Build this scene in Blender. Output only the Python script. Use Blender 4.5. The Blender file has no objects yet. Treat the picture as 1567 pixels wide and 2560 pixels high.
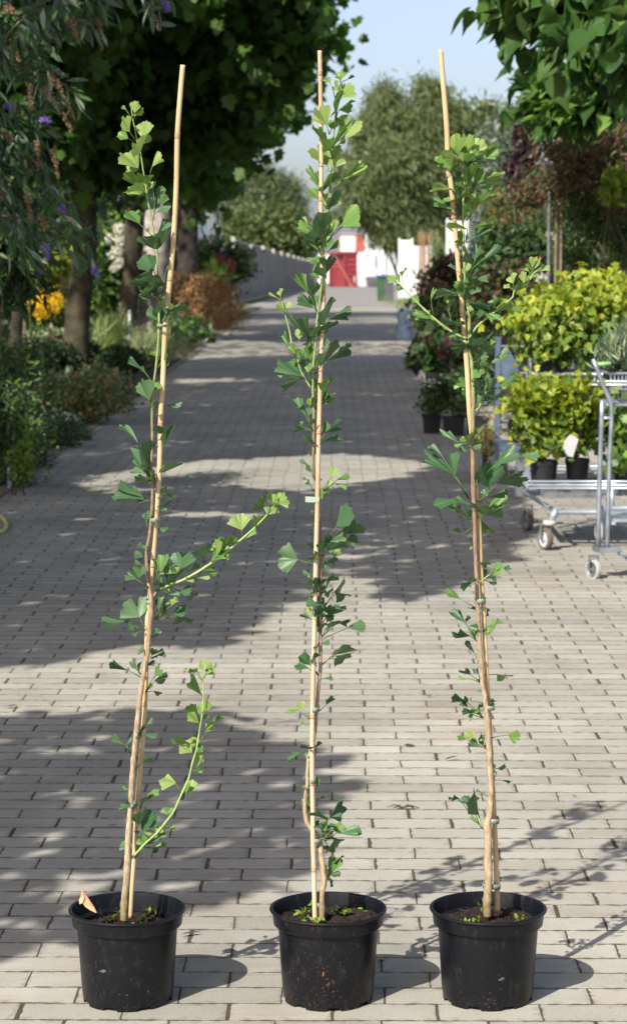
import bpy, math, random
import numpy as np
from mathutils import Vector
R_ = math.radians
random.seed(7); RNG = np.random.default_rng(7)
scene = bpy.context.scene
# ------------------------------------------------------------------ camera
F_PX = 5850.0; CX, CY = 783.5, 1280.0; CAM_H = 1.53
PITCH = math.atan(650.0 / F_PX); YAW = math.atan(48.5 / F_PX)
cam_d = bpy.data.cameras.new('camera'); cam = bpy.data.objects.new('camera', cam_d)
scene.collection.objects.link(cam); scene.camera = cam
cam.location = (0, 0, CAM_H); cam.rotation_euler = (math.pi / 2 - PITCH, 0, YAW)
cam_d.sensor_fit = 'HORIZONTAL'; cam_d.sensor_width = 24.0; cam_d.lens = 24.0 * F_PX / 1567.0
cam_d.clip_start = 0.1; cam_d.clip_end = 3000
cam_d.dof.use_dof = True; cam_d.dof.focus_distance = 4.95; cam_d.dof.aperture_fstop = 11.0
# ------------------------------------------------------------------ sky + sun
SUN_EL, SUN_AZ = R_(41), R_(33)
SDIR = Vector((-math.sin(SUN_AZ) * math.cos(SUN_EL), -math.cos(SUN_AZ) * math.cos(SUN_EL), math.sin(SUN_EL)))
world = bpy.data.worlds.new('World'); scene.world = world; world.use_nodes = True
wn = world.node_tree; wn.nodes.clear()
sky = wn.nodes.new('ShaderNodeTexSky'); sky.sky_type = 'NISHITA'; sky.sun_disc = False
sky.sun_elevation = SUN_EL; sky.sun_rotation = math.pi + SUN_AZ
sky.altitude = 20; sky.air_density = 1.0; sky.dust_density = 1.6; sky.ozone_density = 1.2
bg = wn.nodes.new('ShaderNodeBackground'); bg.inputs[1].default_value = 0.115
wo = wn.nodes.new('ShaderNodeOutputWorld')
tint = wn.nodes.new('ShaderNodeMix'); tint.data_type = 'RGBA'; tint.blend_type = 'MULTIPLY'; tint.inputs['Factor'].default_value = 1; tint.clamp_result = False
tcw = wn.nodes.new('ShaderNodeTexCoord'); sxw = wn.nodes.new('ShaderNodeSeparateXYZ'); wn.links.new(tcw.outputs['Generated'], sxw.inputs[0])
mrw = wn.nodes.new('ShaderNodeMapRange'); mrw.inputs[1].default_value = .04; mrw.inputs[2].default_value = .35; wn.links.new(sxw.outputs[2], mrw.inputs[0])
mrw.inputs[1].default_value = 0; mrw.inputs[2].default_value = .4
tmx = wn.nodes.new('ShaderNodeValToRGB'); te = tmx.color_ramp.elements; te[0].color = (.70, .76, 1.02, 1); te[1].color = (1.19, 1.0, .845, 1); te[1].position = .85
for p_, c_ in ((.1, (.78, .80, .98)), (.28, (.91, .85, .96))): e_ = te.new(p_); e_.color = (*c_, 1)
wn.links.new(mrw.outputs[0], tmx.inputs[0]); wn.links.new(tmx.outputs[0], tint.inputs['B'])
wn.links.new(sky.outputs[0], tint.inputs['A']); wn.links.new(tint.outputs['Result'], bg.inputs[0]); wn.links.new(bg.outputs[0], wo.inputs[0])
sun_d = bpy.data.lights.new('sun', 'SUN'); sun_d.energy = 4.6; sun_d.angle = R_(0.5); sun_d.color = (1.0, 0.96, 0.885)
sun = bpy.data.objects.new('sun', sun_d); scene.collection.objects.link(sun)
sun.rotation_euler = SDIR.to_track_quat('Z', 'Y').to_euler()
vs = scene.view_settings; vs.view_transform = 'Standard'; vs.look = 'None'; vs.exposure = 0.66; vs.gamma = 1.0
scene.cycles.max_bounces = 6; scene.cycles.transparent_max_bounces = 6; scene.cycles.use_denoising = True
scene.cycles.caustics_reflective = False; scene.cycles.caustics_refractive = False
# ------------------------------------------------------------------ photo pixel -> place
_F = Vector((-math.sin(YAW) * math.cos(PITCH), math.cos(YAW) * math.cos(PITCH), -math.sin(PITCH)))
_R = Vector((math.cos(YAW), math.sin(YAW), 0)); _U = _R.cross(_F)
O_ = Vector((0, 0, CAM_H))
def ray(x, y): return _F + _R * ((x - CX) / F_PX) + _U * ((CY - y) / F_PX)
def at(x, y, Y):
    d = ray(x, y); return O_ + d * (Y / d.y)
SL0, SL = 60.0, 0.0095
def gz(Y): return 0.0 if Y < SL0 else -(Y - SL0) * SL
def ground(x, y):
    d = ray(x, y); t = -CAM_H / d.z if d.z < -1e-6 else 1e9
    if d.y * t > SL0: t = (CAM_H - SL * SL0) / (-d.z - SL * d.y)
    return O_ + d * t
def proj(P):
    P = np.asarray(P, float) - np.array(O_)
    f = P @ np.array(_F); return CX + F_PX * (P @ np.array(_R)) / f, CY - F_PX * (P @ np.array(_U)) / f
def pxm(Y): return Y / F_PX
# ------------------------------------------------------------------ materials
MATS = {}
def nt(name):
    m = bpy.data.materials.new(name); m.use_nodes = True; n = m.node_tree; n.nodes.clear()
    out = n.nodes.new('ShaderNodeOutputMaterial'); MATS[name] = m; return m, n, out
def N(n, t, **k):
    nd = n.nodes.new(t)
    for a, b in k.items():
        if a.startswith('i_'):
            key = a[2:]; key = int(key) if key.isdigit() else key.replace('_', ' ')
            nd.inputs[key].default_value = b
        else: setattr(nd, a, b)
    return nd
def rgba(c): return (c[0], c[1], c[2], 1.0)
def plain(name, col, col2=None, rough=0.6, scale=8.0, bump=0.0, metal=0.0, bscale=None, detail=6.0, spec=0.4, lo=.35, hi=.65):
    m, n, out = nt(name); L = n.links.new
    bs = N(n, 'ShaderNodeBsdfPrincipled', i_Roughness=rough, i_Metallic=metal)
    bs.inputs['Specular IOR Level'].default_value = spec
    tc = N(n, 'ShaderNodeTexCoord')
    no = N(n, 'ShaderNodeTexNoise', i_Scale=scale, i_Detail=detail); L(tc.outputs['Object'], no.inputs['Vector'])
    rp = N(n, 'ShaderNodeValToRGB'); L(no.outputs[0], rp.inputs[0])
    rp.color_ramp.elements[0].position = lo; rp.color_ramp.elements[1].position = hi
    rp.color_ramp.elements[0].color = rgba(col); rp.color_ramp.elements[1].color = rgba(col2 or col)
    L(rp.outputs[0], bs.inputs['Base Color'])
    if bump:
        nb = N(n, 'ShaderNodeTexNoise', i_Scale=bscale or scale * 3, i_Detail=5.0); L(tc.outputs['Object'], nb.inputs['Vector'])
        b = N(n, 'ShaderNodeBump', i_Strength=1.0, i_Distance=bump); L(nb.outputs[0], b.inputs['Height']); L(b.outputs[0], bs.inputs['Normal'])
    L(bs.outputs[0], out.inputs[0]); return m
def leafm(name, c1, c2, trans=0.3, tsat=1.12, thue=.49, rough=0.45, c3=None, veins=False, tcol=None, spec=.35):
    m, n, out = nt(name); L = n.links.new
    g = N(n, 'ShaderNodeNewGeometry'); rp = N(n, 'ShaderNodeValToRGB'); L(g.outputs['Random Per Island'], rp.inputs[0])
    e = rp.color_ramp.elements; e[0].color = rgba(c1); e[1].color = rgba(c2)
    if c3: q = e.new(0.9); q.color = rgba(c2); e[-1].color = rgba(c3)
    col = rp.outputs[0]
    if veins:
        uv = N(n, 'ShaderNodeUVMap'); mp = N(n, 'ShaderNodeMapping'); mp.inputs['Scale'].default_value = (26, 1.2, 1)
        L(uv.outputs[0], mp.inputs[0]); no = N(n, 'ShaderNodeTexNoise', i_Scale=1.0, i_Detail=3.0); L(mp.outputs[0], no.inputs['Vector'])
        r2 = N(n, 'ShaderNodeValToRGB'); L(no.outputs[0], r2.inputs[0])
        r2.color_ramp.elements[0].position = .3; r2.color_ramp.elements[1].position = .7
        r2.color_ramp.elements[0].color = (.80, .80, .80, 1); r2.color_ramp.elements[1].color = (1.12, 1.10, 1.05, 1)
        mx = N(n, 'ShaderNodeMix', data_type='RGBA', blend_type='MULTIPLY'); mx.inputs['Factor'].default_value = 1
        L(col, mx.inputs['A']); L(r2.outputs[0], mx.inputs['B']); col = mx.outputs['Result']
    bs = N(n, 'ShaderNodeBsdfPrincipled', i_Roughness=rough); bs.inputs['Specular IOR Level'].default_value = spec
    L(col, bs.inputs['Base Color'])
    tr = N(n, 'ShaderNodeBsdfTranslucent')
    if tcol: tr.inputs[0].default_value = rgba(tcol)
    else:
        h = N(n, 'ShaderNodeHueSaturation', i_Saturation=tsat, i_Value=1.2, i_Hue=thue); L(col, h.inputs['Color']); L(h.outputs[0], tr.inputs[0])
    ms = N(n, 'ShaderNodeMixShader'); ms.inputs[0].default_value = trans
    L(bs.outputs[0], ms.inputs[1]); L(tr.outputs[0], ms.inputs[2]); L(ms.outputs[0], out.inputs[0]); return m
# ------------------------------------------------------------------ mesh helpers
class MB:
    def __init__(s): s.v = []; s.f = []; s.m = []; s.uv = {}
    def add(s, vs, fs, mi=0):
        o = len(s.v); s.v += [tuple(v) for v in vs]; s.f += [tuple(i + o for i in f) for f in fs]; s.m += [mi] * len(fs)
    def box(s, c, d, rot=0.0, mi=0, tilt=None):
        cx, cy, cz = c; hx, hy, hz = d[0] / 2, d[1] / 2, d[2] / 2; cr, sr = math.cos(rot), math.sin(rot)
        vs = []
        for z in (-hz, hz):
            for x, y in ((-hx, -hy), (hx, -hy), (hx, hy), (-hx, hy)):
                vs.append((cx + x * cr - y * sr, cy + x * sr + y * cr, cz + z))
        s.add(vs, [(3, 2, 1, 0), (4, 5, 6, 7), (0, 1, 5, 4), (1, 2, 6, 5), (2, 3, 7, 6), (3, 0, 4, 7)], mi)
    def tube(s, pts, rad, n=8, mi=0, cap=True):
        pts = [Vector(p) for p in pts]; k = len(pts)
        if not hasattr(rad, '__len__'): rad = [rad] * k
        vs = []; up = None
        for i, p in enumerate(pts):
            t = (pts[min(i + 1, k - 1)] - pts[max(i - 1, 0)])
            t = t.normalized() if t.length > 1e-9 else Vector((0, 0, 1))
            if up is None: up = t.orthogonal().normalized()
            else:
                up = (up - t * up.dot(t)); up = up.normalized() if up.length > 1e-6 else t.orthogonal().normalized()
            w = t.cross(up)
            for j in range(n):
                a = 2 * math.pi * j / n; vs.append(p + (up * math.cos(a) + w * math.sin(a)) * rad[i])
        fs = [(i * n + j, i * n + (j + 1) % n, (i + 1) * n + (j + 1) % n, (i + 1) * n + j) for i in range(k - 1) for j in range(n)]
        if cap: fs += [tuple(range(n - 1, -1, -1)), tuple((k - 1) * n + j for j in range(n))]
        s.add(vs, fs, mi)
    def lathe(s, prof, c=(0, 0, 0), n=48, mi=0, zfun=None, close=False, axis='z'):
        vs = []
        for i, (r, z) in enumerate(prof):
            for j in range(n):
                a = 2 * math.pi * j / n; zz = z + (zfun(i, a) if zfun else 0)
                q = (r * math.cos(a), r * math.sin(a), zz)
                if axis == 'x': q = (q[2], q[0], q[1])
                if axis == 'y': q = (q[0], q[2], q[1])
                vs.append((c[0] + q[0], c[1] + q[1], c[2] + q[2]))
        k = len(prof); fs = [(i * n + j, i * n + (j + 1) % n, (i + 1) * n + (j + 1) % n, (i + 1) * n + j) for i in range(k - 1) for j in range(n)]
        if close: fs += [tuple(range(n - 1, -1, -1)), tuple((k - 1) * n + j for j in range(n))]
        s.add(vs, fs, mi)
    def prism(s, poly, y0, y1, mi=0):          # polygon in x,z extruded along y
        n = len(poly); vs = [(x, y0, z) for x, z in poly] + [(x, y1, z) for x, z in poly]
        s.add(vs, [tuple(range(n)), tuple(range(2 * n - 1, n - 1, -1))] + [(i + n, (i + 1) % n + n, (i + 1) % n, i) for i in range(n)], mi)
    def build(s, name, mats, parent=None, smooth=False, bevel=0.0, origin=None):
        me = bpy.data.meshes.new(name); v = s.v
        if origin is not None and parent is None: v = [(a - origin[0], b - origin[1], c - origin[2]) for a, b, c in v]
        me.from_pydata(v, [], s.f)
        if not isinstance(mats, (list, tuple)): mats = [mats]
        for m in mats: me.materials.append(m)
        me.polygons.foreach_set('material_index', s.m)
        if smooth: me.polygons.foreach_set('use_smooth', [True] * len(s.f))
        me.update(); o = bpy.data.objects.new(name, me); scene.collection.objects.link(o)
        if origin is not None and parent is None: o.location = origin
        if bevel:
            b = o.modifiers.new('bevel', 'BEVEL'); b.width = bevel; b.segments = 2; b.limit_method = 'ANGLE'
        if parent is not None: put(o, parent)
        return o
def put(o, parent):
    o.parent = parent; o.location = tuple(-parent_world(parent)); return o
def parent_world(p):
    v = Vector((0, 0, 0))
    while p is not None: v += Vector(p.location); p = p.parent
    return v
def tag(o, label=None, cat=None, group=None, kind=None):
    if label: o['label'] = label
    if cat: o['category'] = cat
    if group: o['group'] = group
    if kind: o['kind'] = kind
    return o
def thing(name, label, cat, loc, group=None):
    o = bpy.data.objects.new(name, None); scene.collection.objects.link(o); o.location = tuple(loc); o.empty_display_size = .1
    return tag(o, label, cat, group)
# leaf shapes: (along, across, normal) vertices + triangles
def fan(rim, cen): 
    v = [cen] + rim; n = len(rim); return np.array(v, float), np.array([(0, i + 1, (i + 1) % n + 1) for i in range(n)])
SH = {}
SH['oval'] = fan([(0, 0, 0), (.3, .24, .03), (.7, .2, .02), (1, 0, -.08), (.7, -.2, .02), (.3, -.24, .03)], (.5, 0, -.03))
SH['heart'] = fan([(0, 0, 0), (-.05, .2, .02), (.12, .36, .04), (.4, .36, .03), (.7, .18, 0), (1.05, 0, -.1), (.7, -.18, 0), (.4, -.36, .03), (.12, -.36, .04), (-.05, -.2, .02)], (.4, 0, -.05))
_r = [(0, 0, 0), (-.08, .28, 0), (.1, .3, .02), (.12, .52, .0), (.34, .36, .03), (.55, .55, 0), (.6, .28, .02), (.8, .22, 0), (1.0, 0, -.06)]
SH['palm'] = fan(_r + [(a, -b, c) for a, b, c in _r[-2:0:-1]], (.38, 0, -.04))
SH['lance'] = fan([(0, 0, 0), (.35, .11, .02), (.7, .09, .0), (1, 0, -.1), (.7, -.09, 0), (.35, -.11, .02)], (.5, 0, -.02))
_q = [(0, 0, 0), (.12, .22, .05), (.2, .42, .09), (.42, .24, .05), (.62, .30, .06), (.74, .14, .0), (1.02, 0, -.16)]
SH['tri'] = fan(_q + [(a, -b, c) for a, b, c in _q[-2:0:-1]], (.42, 0, -.06))
SH['hang'] = fan([(0, 0, 0), (-.04, .16, .05), (.08, .32, .10), (.32, .36, .08), (.6, .25, .02), (.82, .1, -.08), (1.12, 0, -.26), (.82, -.1, -.08), (.6, -.25, .02), (.32, -.36, .08), (.08, -.32, .10), (-.04, -.16, .05)], (.4, 0, -.06))
SH['sliver'] = (np.array([(0, 0, 0), (.5, .07, .02), (1, 0, -.08), (.5, -.07, .02)], float), np.array([(0, 1, 2), (0, 2, 3)]))
SH['blade'] = (np.array([(0, .012, 0), (0, -.012, 0), (.5, .014, .02), (.5, -.014, .02), (.85, .01, -.06), (.85, -.01, -.06), (1, 0, -.14)], float), np.array([(0, 1, 3), (0, 3, 2), (2, 3, 5), (2, 5, 4), (4, 5, 6)]))
def nrm(a): return a / np.maximum(np.linalg.norm(a, axis=1, keepdims=True), 1e-9)
def scatter(name, P, size, shape, mats, parent=None, dirv=(0, 0, -.4), dirw=1.0, upw=.8, mi=None, spread=None):
    P = np.asarray(P, float); n = len(P); V, T = SH[shape]
    sz = np.broadcast_to(np.asarray(size, float), (n,)) * RNG.uniform(.7, 1.25, n)
    base = np.asarray(dirv, float); base = np.broadcast_to(base, (n, 3)) if base.ndim == 1 else base
    a = nrm(base + RNG.normal(0, dirw, (n, 3)) * .6)
    nn = RNG.normal(0, .6, (n, 3)); nn[:, 2] += upw; nn = nrm(nn - a * np.sum(nn * a, 1, keepdims=True)); l = np.cross(nn, a)
    W = P[:, None, :] + sz[:, None, None] * (V[None, :, 0:1] * a[:, None] + V[None, :, 1:2] * l[:, None] + V[None, :, 2:3] * nn[:, None])
    k = len(V); me = bpy.data.meshes.new(name); co = W.reshape(-1, 3)
    if parent is None: o0 = co.mean(0); o0[2] = max(co[:, 2].min(), -5); co = co - o0
    else: o0 = None
    tr = (T[None] + (np.arange(n) * k)[:, None, None]).reshape(-1, 3).astype(np.int32); nf = len(tr)
    me.vertices.add(len(co)); me.vertices.foreach_set('co', co.ravel().astype(np.float32))
    me.loops.add(nf * 3); me.loops.foreach_set('vertex_index', tr.ravel())
    me.polygons.add(nf); me.polygons.foreach_set('loop_start', np.arange(nf, dtype=np.int32) * 3)
    if not isinstance(mats, (list, tuple)): mats = [mats]
    for m in mats: me.materials.append(m)
    if len(mats) > 1:
        mm = RNG.integers(0, len(mats), n) if mi is None else np.asarray(mi)
        me.polygons.foreach_set('material_index', np.repeat(mm, len(T)).astype(np.int32))
    me.update(calc_edges=True); o = bpy.data.objects.new(name, me); scene.collection.objects.link(o)
    if parent is not None: put(o, parent)
    else: o.location = tuple(o0)
    return o
def blob(ells, n, clump=0.0, per=12, shell=.55, flat=1.0):
    """points in a union of ellipsoids, gathered in clumps, denser near the outside"""
    ells = [np.array([*map(float, e)]) for e in ells]; w = np.array([(e[3] * e[4] * e[5]) ** .8 for e in ells]); w /= w.sum()
    nc = max(1, n // per) if clump else n
    idx = RNG.choice(len(ells), nc, p=w); E = np.array(ells)[idx]
    d = nrm(RNG.normal(0, 1, (nc, 3))); r = RNG.uniform(shell ** 3, 1, nc) ** (1 / 3)
    r = np.where(RNG.random(nc) < .22, RNG.random(nc) * .8, r) * RNG.uniform(.9, 1.08, nc)
    C = E[:, :3] + d * r[:, None] * E[:, 3:6]
    if not clump: return C
    P = np.repeat(C, per, 0) + RNG.normal(0, clump, (nc * per, 3)) * np.array([1, 1, .65 * flat]); return P
def E(px, py, Y, rx, ry, ryd=None):
    c = at(px, py, Y); k = pxm(Y); return (c.x, c.y, c.z, rx * k, (ryd if ryd else rx * k), ry * k)
def inpoly(x, y, poly):
    x = np.asarray(x); y = np.asarray(y); r = np.zeros(x.shape, bool); n = len(poly)
    for i in range(n):
        x1, y1 = poly[i]; x2, y2 = poly[(i + 1) % n]
        c = ((y1 > y) != (y2 > y)); 
        if y1 != y2: r ^= c & (x < (x2 - x1) * (y - y1) / (y2 - y1) + x1)
    return r
# where tree shade lies on the paving (outlines on the ground)
SHADE = [[(-900, 1795), (60, 1785), (300, 1778), (520, 1772), (600, 1800), (690, 1850), (800, 1862), (890, 1895), (790, 1920), (870, 1955), (790, 1985), (880, 2015), (800, 2060), (850, 2120), (770, 2150), (700, 2180), (650, 2225), (560, 2215), (500, 2255), (430, 2290), (300, 2330), (160, 2372), (90, 2300), (40, 2350), (-900, 2420)],
         [(-900, 900), (300, 1010), (330, 900), (1010, 900), (1100, 1000), (1240, 1130), (1290, 1230), (1330, 1330), (1250, 1410), (1120, 1470), (1000, 1500), (900, 1400), (760, 1470), (650, 1540), (560, 1620), (300, 1600), (160, 1650), (0, 1660), (-900, 1680)],
         [(200, 852), (1100, 858), (1100, 884), (200, 886)], [(560, 780), (1150, 788), (1150, 818), (560, 815)]]
LIT = [[(150, 1195), (500, 1150), (900, 1130), (1120, 1160), (1000, 1195), (780, 1230), (560, 1215), (250, 1235)],
       [(440, 940), (640, 938), (650, 952), (430, 958)], [(530, 886), (725, 886), (700, 905), (520, 908)],
       [(420, 1270), (700, 1285), (640, 1300), (430, 1290)]]
def shaded(X, Y):
    px, py = proj(np.stack([X, Y, np.zeros_like(X)], 1)); s = np.zeros(X.shape, bool)
    for p in SHADE: s |= inpoly(px, py, p)
    for p in LIT: s &= ~inpoly(px, py, p)
    return s, px, py
SOX, SOY = -SDIR.x / SDIR.z, -SDIR.y / SDIR.z
def trim(P, keep_in_view=True, p=.93):
    """prune the unseen top of a crown where the ground below it is sunlit"""
    X = P[:, 0] + SOX * P[:, 2]; Y = P[:, 1] + SOY * P[:, 2]; s, px, py = shaded(X, Y)
    vx, vy = proj(P); seen = (vy > -40) & (vx > -40) & (vx < 1600) & (P[:, 1] > 1)
    inreg = (Y > 4) & (Y < 75) & (X > -2.1) & (X < 1.6)
    kill = inreg & ~s & ~seen & (RNG.random(len(P)) < p); return P[~kill]
# ================================================================== setting
def paving_material():
    m, n, out = nt('paving'); L = n.links.new
    tc = N(n, 'ShaderNodeTexCoord'); sp = N(n, 'ShaderNodeSeparateXYZ')
    wob = N(n, 'ShaderNodeTexNoise', i_Scale=9.0, i_Detail=5.0); L(tc.outputs['Object'], wob.inputs['Vector'])
    vm = N(n, 'ShaderNodeVectorMath', operation='MULTIPLY_ADD'); L(wob.outputs['Color'], vm.inputs[0]); vm.inputs[1].default_value = (.008, .005, 0); L(tc.outputs['Object'], vm.inputs[2])
    L(vm.outputs[0], sp.inputs[0])
    def M(op, a, b=None, c=None):
        x = N(n, 'ShaderNodeMath', operation=op)
        for i, q in enumerate((a, b, c)):
            if q is None: continue
            if isinstance(q, (int, float)): x.inputs[i].default_value = q
            else: L(q, x.inputs[i])
        return x.outputs[0]
    g = ground(438, 2509); yr = M('DIVIDE', M('SUBTRACT', sp.outputs[1], g.y - .105 * 400), .105)
    row = M('FLOOR', yr); fy = M('FRACT', yr)
    half = M('MULTIPLY', M('MODULO', row, 2.0), .5)
    jit = N(n, 'ShaderNodeTexWhiteNoise', noise_dimensions='1D'); L(row, jit.inputs['W'])
    xr = M('ADD', M('DIVIDE', M('SUBTRACT', sp.outputs[0], g.x - .212 * 400), .212), M('ADD', half, M('MULTIPLY', M('SUBTRACT', jit.outputs[0], .5), .07)))
    col = M('FLOOR', xr); fx = M('FRACT', xr)
    cv = N(n, 'ShaderNodeCombineXYZ'); L(col, cv.inputs[0]); L(row, cv.inputs[1])
    wn_ = N(n, 'ShaderNodeTexWhiteNoise', noise_dimensions='2D'); L(cv.outputs[0], wn_.inputs['Vector'])
    wn2 = N(n, 'ShaderNodeTexWhiteNoise', noise_dimensions='3D'); cv2 = N(n, 'ShaderNodeCombineXYZ'); L(col, cv2.inputs[0]); L(row, cv2.inputs[1]); cv2.inputs[2].default_value = 7.3; L(cv2.outputs[0], wn2.inputs['Vector'])
    dx = M('MULTIPLY', M('MINIMUM', fx, M('SUBTRACT', 1.0, fx)), .212); dy = M('MULTIPLY', M('MINIMUM', fy, M('SUBTRACT', 1.0, fy)), .105)
    dxa = M('MULTIPLY', fx, .212)
    # end joints 4..11 mm, on one side of every brick; bed joints 2..4 mm
    big = N(n, 'ShaderNodeTexNoise', i_Scale=1.1, i_Detail=3.0); L(tc.outputs['Object'], big.inputs['Vector'])
    jn = N(n, 'ShaderNodeTexNoise', i_Scale=38.0, i_Detail=3.0); L(tc.outputs['Object'], jn.inputs['Vector'])
    wj = M('ADD', M('MULTIPLY', M('SUBTRACT', jn.outputs[0], .45), .008), M('ADD', .0028, M('MULTIPLY', M('POWER', wn_.outputs[0], 2.4), .0072)))
    jx = N(n, 'ShaderNodeMapRange'); jx.interpolation_type = 'SMOOTHSTEP'; L(M('SUBTRACT', dxa, wj), jx.inputs[0]); jx.inputs[1].default_value = -.001; jx.inputs[2].default_value = .0018
    wy = M('ADD', M('ADD', .0001, M('MULTIPLY', big.outputs[0], .0018)), M('MULTIPLY', M('SUBTRACT', jn.outputs[0], .42), .009))
    jy = N(n, 'ShaderNodeMapRange'); jy.interpolation_type = 'SMOOTHSTEP'; L(M('SUBTRACT', dy, wy), jy.inputs[0]); jy.inputs[1].default_value = -.0006; jy.inputs[2].default_value = .0012
    brick = M('MULTIPLY', jx.outputs[0], jy.outputs[0])
    # stone colour
    fine = N(n, 'ShaderNodeTexNoise', i_Scale=260.0, i_Detail=3.0); L(tc.outputs['Object'], fine.inputs['Vector'])
    mid = N(n, 'ShaderNodeTexNoise', i_Scale=9.0, i_Detail=6.0); L(tc.outputs['Object'], mid.inputs['Vector'])
    tot = M('ADD', M('ADD', M('MULTIPLY', M('SUBTRACT', wn2.outputs[0], .5), .26), M('MULTIPLY', M('SUBTRACT', fine.outputs[0], .5), 1.3)), M('ADD', M('MULTIPLY', M('SUBTRACT', mid.outputs[0], .5), .42), M('MULTIPLY', M('SUBTRACT', big.outputs[0], .5), 1.1)))
    hs = N(n, 'ShaderNodeMix', data_type='RGBA'); L(M('ADD', tot, .5), hs.inputs['Factor']); hs.clamp_factor = True
    hs.inputs['A'].default_value = (.195, .186, .160, 1); hs.inputs['B'].default_value = (.435, .412, .355, 1)
    # long rusty-brown stains
    mp = N(n, 'ShaderNodeMapping'); mp.inputs['Scale'].default_value = (1.1, 4.2, 1); L(tc.outputs['Object'], mp.inputs[0])
    st = N(n, 'ShaderNodeTexNoise', i_Scale=1.4, i_Detail=7.0, i_Roughness=.65); L(mp.outputs[0], st.inputs['Vector'])
    sr = N(n, 'ShaderNodeMapRange'); L(st.outputs[0], sr.inputs[0]); sr.inputs[1].default_value = .5; sr.inputs[2].default_value = .74
    mx = N(n, 'ShaderNodeMix', data_type='RGBA', blend_type='MULTIPLY'); L(M('MULTIPLY', sr.outputs[0], .9), mx.inputs['Factor']); L(hs.outputs['Result'], mx.inputs['A']); mx.inputs['B'].default_value = (.80, .68, .58, 1)
    jc = N(n, 'ShaderNodeMix', data_type='RGBA'); L(mid.outputs[0], jc.inputs['Factor']); jc.inputs['A'].default_value = (.03, .024, .018, 1); jc.inputs['B'].default_value = (.115, .09, .068, 1)
    ed_ = M('MINIMUM', dx, M('MULTIPLY', dy, .8)); er = N(n, 'ShaderNodeMapRange'); er.interpolation_type = 'SMOOTHSTEP'; L(M('SUBTRACT', ed_, M('MULTIPLY', M('SUBTRACT', jn.outputs[0], .53), .06)), er.inputs[0]); er.inputs[1].default_value = 0; er.inputs[2].default_value = .013
    dm = N(n, 'ShaderNodeMix', data_type='RGBA', blend_type='MULTIPLY'); dm.inputs['Factor'].default_value = 1; L(mx.outputs['Result'], dm.inputs['A'])
    dr = N(n, 'ShaderNodeMix', data_type='RGBA'); L(er.outputs[0], dr.inputs['Factor']); dr.inputs['A'].default_value = (.85, .83, .79, 1); dr.inputs['B'].default_value = (1.07, 1.07, 1.07, 1); L(dr.outputs['Result'], dm.inputs['B']); mx = dm
    fc = N(n, 'ShaderNodeMix', data_type='RGBA'); L(brick, fc.inputs['Factor']); L(jc.outputs['Result'], fc.inputs['A']); L(mx.outputs['Result'], fc.inputs['B'])
    bs = N(n, 'ShaderNodeBsdfPrincipled', i_Roughness=.82); bs.inputs['Specular IOR Level'].default_value = .3; L(fc.outputs['Result'], bs.inputs['Base Color'])
    hgt = M('ADD', M('MULTIPLY', brick, .0035), M('ADD', M('MULTIPLY', fine.outputs[0], .0006), M('MULTIPLY', wn_.outputs[0], .001)))
    bp = N(n, 'ShaderNodeBump', i_Strength=.9, i_Distance=1.0); L(hgt, bp.inputs['Height']); L(bp.outputs[0], bs.inputs['Normal'])
    L(bs.outputs[0], out.inputs[0]); return m
M_PAVE = paving_material()
M_SOIL = plain('soil', (.028, .019, .012), (.07, .05, .034), rough=.95, scale=14, bump=.012, bscale=60)
M_FIELD = plain('field', (.05, .07, .025), (.10, .11, .05), rough=.95, scale=.6)
M_ASPH = plain('lane', (.20, .19, .175), (.27, .255, .235), rough=.9, scale=3, bump=.002, bscale=80)
def strip(name, xf0, xf1, ys, z, m):
    b = MB(); n = len(ys); vs = []
    for y in ys:
        vs += [(xf0(y) if callable(xf0) else xf0, y, gz(y) + z), (xf1(y) if callable(xf1) else xf1, y, gz(y) + z)]
    b.add(vs, [(2 * i, 2 * i + 1, 2 * i + 3, 2 * i + 2) for i in range(n - 1)]); return tag(b.build(name, m), kind='structure')
YS = [-30, 0, 10, 20, 30, 45, 60, 61, 80, 120, 180, 260, 400, 900, 2500]
strip('ground', -900, 900, YS, -.03, M_FIELD)
XL = -2.08
strip('paving', XL, lambda y: 3.4 if y < 20 else (1.9 if y < 45 else 1.9 + (y - 45) * .05), [-12, 0, 6, 12, 19.9, 20, 30, 44, 60, 70], .0, M_PAVE)
strip('road', lambda y: -2.6, lambda y: 3.2 + (y - 70) * .03, [70, 80, 100, 140, 180, 240], .004, M_ASPH)
strip('soil_bed', -14, XL - .1, [-12, 0, 10, 20, 30, 40, 50, 58], .02, M_SOIL)
strip('soil_border', 1.75, 14, [20.3, 25, 30, 40, 50, 58], .02, M_SOIL)
kb = MB(); y = -8.0
while y < 66:
    kb.box((XL - .05, y + .495, gz(y) - .035 + random.uniform(-.003, .003)), (.1, .98, .10), rot=random.uniform(-.004, .004)); y += 1.0
tag(kb.build('kerb', plain('kerb_stone', (.12, .105, .085), (.24, .21, .175), rough=.9, scale=9, bump=.003), bevel=.006), kind='structure')

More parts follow.
